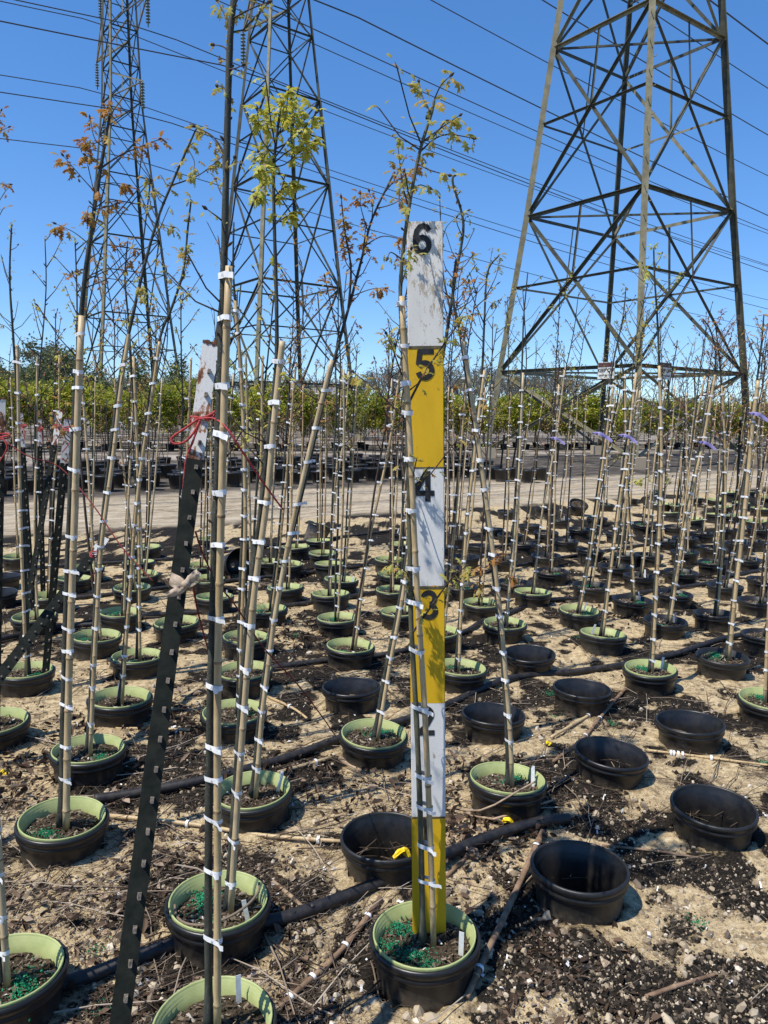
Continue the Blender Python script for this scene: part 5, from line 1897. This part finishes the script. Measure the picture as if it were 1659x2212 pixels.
# twigs
TV, TF = [], []
for i, (x, y, z) in enumerate([(-.5, 0, 0), (-.17, .03, .02), (.2, -.02, .015), (.5, .03, 0)]):
    r = (1, .9, .75, .45)[i]
    for j in range(4):
        w = math.pi / 2 * j
        TV.append((x, y + 0.5 * r * math.cos(w) * 0.02, z + 0.5 * r * math.sin(w) * 0.02))
for i in range(3):
    for j in range(4):
        a, b = i * 4 + j, i * 4 + (j + 1) % 4
        TF += [(a, b, b + 4), (a, b + 4, a + 4)]
P = keep(ground_px(17000, power=0.8), 0.05, .10)
P = P[(P[:, 1] > 2.55) | (P[:, 0] < 0.12) | (RNG.random(len(P)) < .14)]
P = P[(P[:, 1] > 2.0) | (RNG.random(len(P)) < .5)]
n = len(P)
l = RNG.gamma(2.0, .038, n) + .02
thick = RNG.uniform(.12, .35, n) * (.1 / l) ** .6
S = np.stack([l, l * np.maximum(thick, .1) * 1.5, l * np.maximum(thick, .1) * 1.5], 1)
ang = np.where(RNG.random(n) < .55, RNG.normal(.57, .5, n), RNG.uniform(0, 6.28, n))
rt = rotmats(RNG.uniform(0, 6.28, n) * 0, RNG.normal(0, .06, n), ang)
tag(link('twigs', scatter('twigs', TV, TF, with_z(P, .005 + RNG.uniform(0, .012, n)), S, rt, M['twig'], .12)), 'dead twigs littering the ground', None, None, 'stuff')
P = keep(ground_px(1500, power=1.0, y1=2250), 0.05, .10)
P = P[(P[:, 1] > 2.6) | (P[:, 0] < 0.1) | (RNG.random(len(P)) < .06)]
P = P[(P[:, 1] > 2.1) | (RNG.random(len(P)) < .35)]
n = len(P)
l = RNG.uniform(.12, .48, n)
r_ = RNG.uniform(.0020, .0052, n)
S = np.stack([l, r_ * 50, r_ * 50], 1)
rt = rotmats(RNG.uniform(-1, 1, n), RNG.normal(0, .035, n), np.where(RNG.random(n) < .5, RNG.normal(.57, .6, n), RNG.uniform(0, 6.28, n)))
tag(link('sticks', scatter('sticks', np.array(TV) * np.array([1, 1, 1]), TF, with_z(P, .010 + RNG.uniform(0, .012, n)), S, rt, M['twig'], .05)), 'long dry sticks and prunings lying between the pots', None, None, 'stuff')
# white tape scraps
SV = [(-.5, -.3, 0), (-.5, .3, .02), (-.1, -.28, .16), (-.1, .3, .2), (.25, -.3, .1), (.25, .3, .08), (.5, -.26, .3), (.5, .3, .34)]
SF = [(0, 2, 3), (0, 3, 1), (2, 4, 5), (2, 5, 3), (4, 6, 7), (4, 7, 5)]
P = keep(ground_px(230, power=0.75), 0.1)
n = len(P)
s = RNG.uniform(.010, .024, n)
S = s[:, None] * np.stack([np.ones(n), RNG.uniform(.5, .9, n), RNG.uniform(.4, 1.6, n)], 1)
rt = rotmats(RNG.normal(0, .5, n), RNG.normal(0, .5, n), RNG.uniform(0, 6.28, n))
tag(link('tape_litter', scatter('tape_litter', SV, SF, with_z(P, .006), S, rt, M['scrap'], .2)), 'white tape scraps scattered on the ground', None, None, 'stuff')
# green granules spilt on the ground
c = [at_z(x, y, 0) for x, y in [(1215, 1540), (1320, 1560), (1200, 1545), (1545, 1640), (215, 2178), (210, 2050), (1505, 1990), (1255, 1380), (1650, 1650), (640, 1375), (1190, 1500)]]
P = np.concatenate([RNG.normal(0, .018, (70, 2)) + np.array([q.x, q.y]) for q in c])
n = len(P)
S = RNG.uniform(.0015, .003, n)[:, None] * np.ones((1, 3))
tag(link('granules', scatter('granules', OCT_V, OCT_F, with_z(P, .003), S, u(n), M['fert'], .2)), 'green fertilizer granules spilt on the ground', None, None, 'stuff')
# larger stones
for i, (x, y, sz) in enumerate([(1600, 2180, .02), (1500, 1985, .012), (1290, 1960, .02), (1180, 1985, .024), (1200, 1995, .018), (1480, 2110, .016), (1340, 2195, .014), (905, 2185, .03), (930, 2200, .026), (880, 2195, .02), (1130, 2060, .014), (1000, 1930, .024), (1230, 1990, .02), (1265, 2000, .014),
                                (1540, 2200, .018), (1630, 2195, .02), (700, 2160, .02), (640, 1780, .014), (1470, 1640, .028), (1080, 2000, .012)]):
    p = at_z(x, y, 0)
    v, f = scatter, None
    me = scatter('stone', ICO_V, ICO_F, np.zeros((1, 3)), np.array([[sz, sz * rnd(.6, .9), sz * rnd(.5, .75)]]), u(1), M['gravel'], .22)
    o = link('stone', me, None, (p.x, p.y, gzs(p.x, p.y) + sz * .2))
    tag(o, 'pale limestone chunk lying on the front ground', 'stone', 'limestone chunks on the front ground')

# ------------------------------------------------------------------ pots and whips beyond the road
DU, DV = Vector((0.84, 0.54, 0)), Vector((-0.54, 0.84, 0))
WHIP = []
for i in range(4):
    random.seed(300 + i)
    H = rnd(1.1, 1.6)
    pts = [Vector((rnd(-.03, .03), rnd(-.03, .03), H * k / 5)) for k in range(6)]
    tp = smooth_path(pts, 3)
    m = MB().tube(tp, [0.012 - 0.006 * k / (len(tp) - 1) for k in range(len(tp))], 5)
    fr = []
    for b in range(7):
        q, d = path_at(tp, H * rnd(.45, 1))
        e = Vector((rnd(-1, 1), rnd(-1, 1), 1.1)).normalized()
        l = rnd(.12, .35)
        m.tube([q, q + e * l], [0.005, 0.002], 4)
        fr += leaf_frames(q + e * l, e, 2 if i < 3 else 0, .05)
    WHIP.append((m.mesh('trunk', M['oldcane'] if i % 2 else M['bark2']), foliage_mesh(fr, M['leaf_red' if i % 2 else 'leaf_bronze']) if fr else None))
random.seed(5)
FARPOT = MB().lathe([(0.15, 0), (0.185, 0.24), (0.20, 0.25), (0.20, 0.28), (0.185, 0.285), (0.17, 0.26), (0.001, 0.24)], 14).mesh('outer_pot', M['pot2'])
for row, v in enumerate((14.1, 14.8, 15.5, 16.3, 17.2, 18.2, 19.3)):
    uu = -14.0
    while uu < 11.5 + row * .9:
        uu += rnd(.52, .75)
        c = DU * uu + DV * (v + rnd(-.12, .12))
        if c.y < 6 or c.x > 2.8 or c.x < -c.y * .62:
            continue
        lab = 'black pot with a thin sapling beyond the dirt road'
        root = empty('nursery_pot', (c.x, c.y, 0), lab, 'pot', 'black pots beyond the dirt road', (0, 0, rnd(0, 6)))
        link('outer_pot', FARPOT, root, (0, 0, 0), None, rnd(.85, 1.1))
        if random.random() < .8:
            t, fo = random.choice(WHIP)
            r2 = empty('young_sapling', (c.x, c.y, 0.2), 'thin young sapling in a black pot beyond the dirt road', 'sapling', 'young saplings beyond the dirt road', (rnd(-.08, .08), rnd(-.1, .1), rnd(0, 6)))
            sc = rnd(.8, 1.15)
            link('trunk', t, r2, scale=sc)
            if fo and random.random() < .5:
                tag(link('foliage', fo, r2, scale=sc), kind='stuff')
for i, (x, y) in enumerate([(1060, 1035), (1085, 1040), (1110, 1036), (1140, 1042), (1165, 1037), (980, 1030)]):
    p = at_z(x, y, 0)
    root = empty('nursery_pot', (p.x, p.y, 0), 'black pot standing on the gravel beside the large tower base', 'pot', 'black pots by the tower base', (0, 0, i))
    link('outer_pot', FARPOT, root)

# ------------------------------------------------------------------ rows of young maples, taller trees and the far tree line
QV = [(0, 0, 0), (.32, .45, .08), (0, 1, -.1), (-.32, .45, .08)]
QF = [(0, 1, 2), (0, 2, 3)]


def crown_mesh(name, n, rx, rz, zc, leaf, mat, seed, lumps=14, up=0.3, hollow=.55):
    g = np.random.default_rng(seed)
    cs = g.normal(0, 1, (lumps, 3))
    cs /= np.linalg.norm(cs, axis=1)[:, None]
    cs *= g.uniform(.35, .85, lumps)[:, None]
    rr = g.uniform(.22, .42, lumps)
    k = g.integers(0, lumps, n)
    d = g.normal(0, 1, (n, 3))
    d /= np.linalg.norm(d, axis=1)[:, None]
    P = cs[k] + d * (rr[k] * g.uniform(hollow, 1, n))[:, None]
    P = P * np.array([rx, rx, rz]) + np.array([0, 0, zc])
    s = leaf * g.uniform(.6, 1.25, n)
    S = s[:, None] * np.ones((1, 3))
    rt = rotmats(g.uniform(-1.4, .5, n) + up, g.uniform(-.6, .6, n), g.uniform(0, 6.28, n))
    return scatter(name, QV, QF, P, S, rt, mat)


MAPLE = [crown_mesh('crown', 1500, .88, .92, 1.50, .125, M['maple'], 60 + i, 16) for i in range(5)]
MSTEM = [MB().tube([(0, 0, 0), (rnd(-.03, .03), rnd(-.03, .03), .8), (0, 0, 1.7)], [.022, .018, .008], 5).mesh('trunk', M['oldcane']) for _ in range(3)]
random.seed(8)
A0, A1 = Vector((-17.5, 23.5, 0)), Vector((27, 43.5, 0))
ad = (A1 - A0)
an = Vector((-ad.y, ad.x, 0)).normalized()
ad = ad.normalized()
nfront = 0
for row in range(7):
    off = row * (1.9 if row < 4 else 2.6)
    s = -10.0
    while s < 56 + row * 3:
        s += rnd(.95, 1.35) * (1 if row < 3 else 1.25)
        c = A0 + ad * s + an * (off + rnd(-.2, .2))
        if abs(c.x) > c.y * .56 or (Vector((c.x - 8.07, c.y - 26.6, 0)).length < 4.6) or (Vector((c.x + 5.95, c.y - 43.1, 0)).length < 4):
            continue
        if row > 2 and random.random() < .25:
            continue
        where = ('in the front row' if row == 0 else 'in the rows behind the front one')
        nfront = nfront + 1 if row == 0 else nfront
        root = empty('young_maple', (c.x, c.y, 0), ('young maple, %s from the left end of the front row of maples' % nth_word(nfront)) if row == 0 else 'young yellow green maple %s of the leafy nursery block' % where, 'tree', 'young maples ' + where, (0, 0, rnd(0, 6.28)))
        sc = rnd(.72, 1.2)
        link('crown', random.choice(MAPLE), root, scale=(sc * rnd(.9, 1.2), sc * rnd(.9, 1.2), sc))
        link('trunk', random.choice(MSTEM), root, scale=sc)
        if row < 2:
            link('container', FARPOT, root, scale=.9)

PEAR = [crown_mesh('crown', 1300, .95, 1.9, 2.8, .16, M['dgreen'], 90 + i, 22) for i in range(4)]
PSTEM = MB().tube([(0, 0, 0), (0.02, 0, 2), (0, 0, 4.4)], [.05, .04, .015], 6).mesh('trunk', M['farbark'])
for row, (off, x0, x1, hs_) in enumerate(((17, -40, -3, 1.0), (20.5, -44, 2, 1.05), (25, -50, 8, 1.0), (31, -55, 60, .75), (38, -60, 75, .75))):
    s = -20.0
    while s < 100:
        s += rnd(1.7, 2.7)
        c = A0 + ad * s + an * (off + rnd(-.5, .5))
        if abs(c.x) > c.y * .56 or c.x < x0 or c.x > x1 or Vector((c.x + 5.95, c.y - 43.1, 0)).length < 4.5:
            continue
        fall = max(0.6, 1.12 - max(0, (c.x / c.y + .30)) * 1.0)
        root = empty('pear_tree', (c.x, c.y, 0), 'taller dark green young tree behind the maple block', 'tree', 'dark green trees behind the maples', (0, 0, rnd(0, 6.28)))
        sc = rnd(.66, 1.0) * hs_ * fall
        link('crown', random.choice(PEAR), root, scale=(sc, sc, sc * rnd(.9, 1.1)))
        link('trunk', PSTEM, root, scale=sc)


def bare_tree(seed, H, spread, leafm, nleaf, leaf):
    random.seed(seed)
    m = MB()
    tips = []

    def grow(p, d, l, r, lev):
        q = p + d * l
        m.tube([p, (p + q) / 2 + Vector((rnd(-.05, .05), rnd(-.05, .05), 0)) * l, q], [r, r * .85, r * .65], 4 if lev else 6, False)
        if lev == 4:
            tips.append(q)
            return
        for i in range(3 if lev else 5):
            e = (d + Vector((rnd(-1, 1), rnd(-1, 1), rnd(-.15, .6))) * spread).normalized()
            grow(p.lerp(q, rnd(.55, 1)), e, l * rnd(.55, .8), r * .55, lev + 1)
    grow(Vector((0, 0, 0)), Vector((0, 0, 1)), H * .33, H * .02, 0)
    g = np.random.default_rng(seed)
    T = np.array([tuple(t) for t in tips])
    P = T[g.integers(0, len(T), nleaf)] + g.normal(0, H * .035, (nleaf, 3))
    S = (leaf * g.uniform(.5, 1.2, nleaf))[:, None] * np.array([[.8, 1, 1]])
    return m.mesh('trunk', M['farbark']), scatter('crown', QV, QF, P, S, rotmats(*g.uniform(0, 6.28, (3, nleaf))), leafm)


FARTREE = [bare_tree(i + 500, 9.0, .62, M['faru'], 520, .27) for i in range(4)]
WILLOW = [bare_tree(i + 520, 11.0, .85, M['willow'], 2600, .50) for i in range(2)]
random.seed(21)


def far_tree(px, Y, H, stock, label, group, name='far_tree'):
    X = (px - CX) / F * Y
    t, cr_ = random.choice(stock)
    root = empty(name, (X, Y, 0), label, 'tree', group, (0, 0, rnd(0, 6.28)))
    sc = H / (9.0 if stock is FARTREE else 11.0)
    link('trunk', t, root, scale=sc)
    link('crown', cr_, root, scale=sc)


for (px, Y, H) in [(15, 120, 10.5), (62, 130, 9.5), (105, 122, 13.2), (140, 126, 13.0), (185, 130, 9.5), (-40, 125, 12)]:
    far_tree(px, Y, H, WILLOW, 'pale green round willow in the distance at the left', 'far willows', 'willow_tree')
px = 180
while px < 1720:
    px += rnd(9, 20)
    Y = rnd(150, 260)
    if px < 480:
        H = rnd(11, 14)
    elif px < 780:
        H = rnd(11, 15)
    elif px < 1250:
        H = rnd(13, 19)
    else:
        H = rnd(6, 10)
    far_tree(px, Y, H * Y / 200, FARTREE, 'hazy grey budding tree in the far tree line', 'far tree line')

# far white buildings beyond the rows
def building(px, Y, w, h, label):
    X = (px - CX) / F * Y
    root = empty('far_building', (X, Y, 0), label, 'building')
    link('wall', MB().box((0, 0, h / 2), (w, 6, h)).mesh('wall', M['plaster'], False), root)
    v = [(-w / 2 - .3, -3.3, h), (w / 2 + .3, -3.3, h), (w / 2 + .3, 3.3, h), (-w / 2 - .3, 3.3, h), (-w / 2 - .3, 0, h + 1.4), (w / 2 + .3, 0, h + 1.4)]
    link('roof', MB().add(v, [(0, 1, 5, 4), (2, 3, 4, 5), (0, 4, 3), (1, 2, 5), (0, 3, 2, 1)]).mesh('roof', M['roofm'], False), root)
    for i in range(int(w // 3)):
        link('window', MB().box((-w / 2 + 1.5 + i * 3, -3.02, h * .6), (1.1, .1, 1.2)).mesh('window', M['glass'], False), root)


building(655, 140, 9, 5.0, 'small white building far behind the middle tower base, left one')
building(690, 150, 7, 5.2, 'small white building far behind the middle tower base, right one')

# slim light mast on the horizon
Xm = (1648 - CX) / F * 120
tag(link('light_mast', MB().tube([(Xm, 120, 0), (Xm, 120, 9)], [.14, .09], 6).box((Xm, 119.8, 9.0), (.9, .3, .15)).mesh('light_mast', M['steel_shaded'])), 'slim light mast on the horizon at the right edge', 'mast')
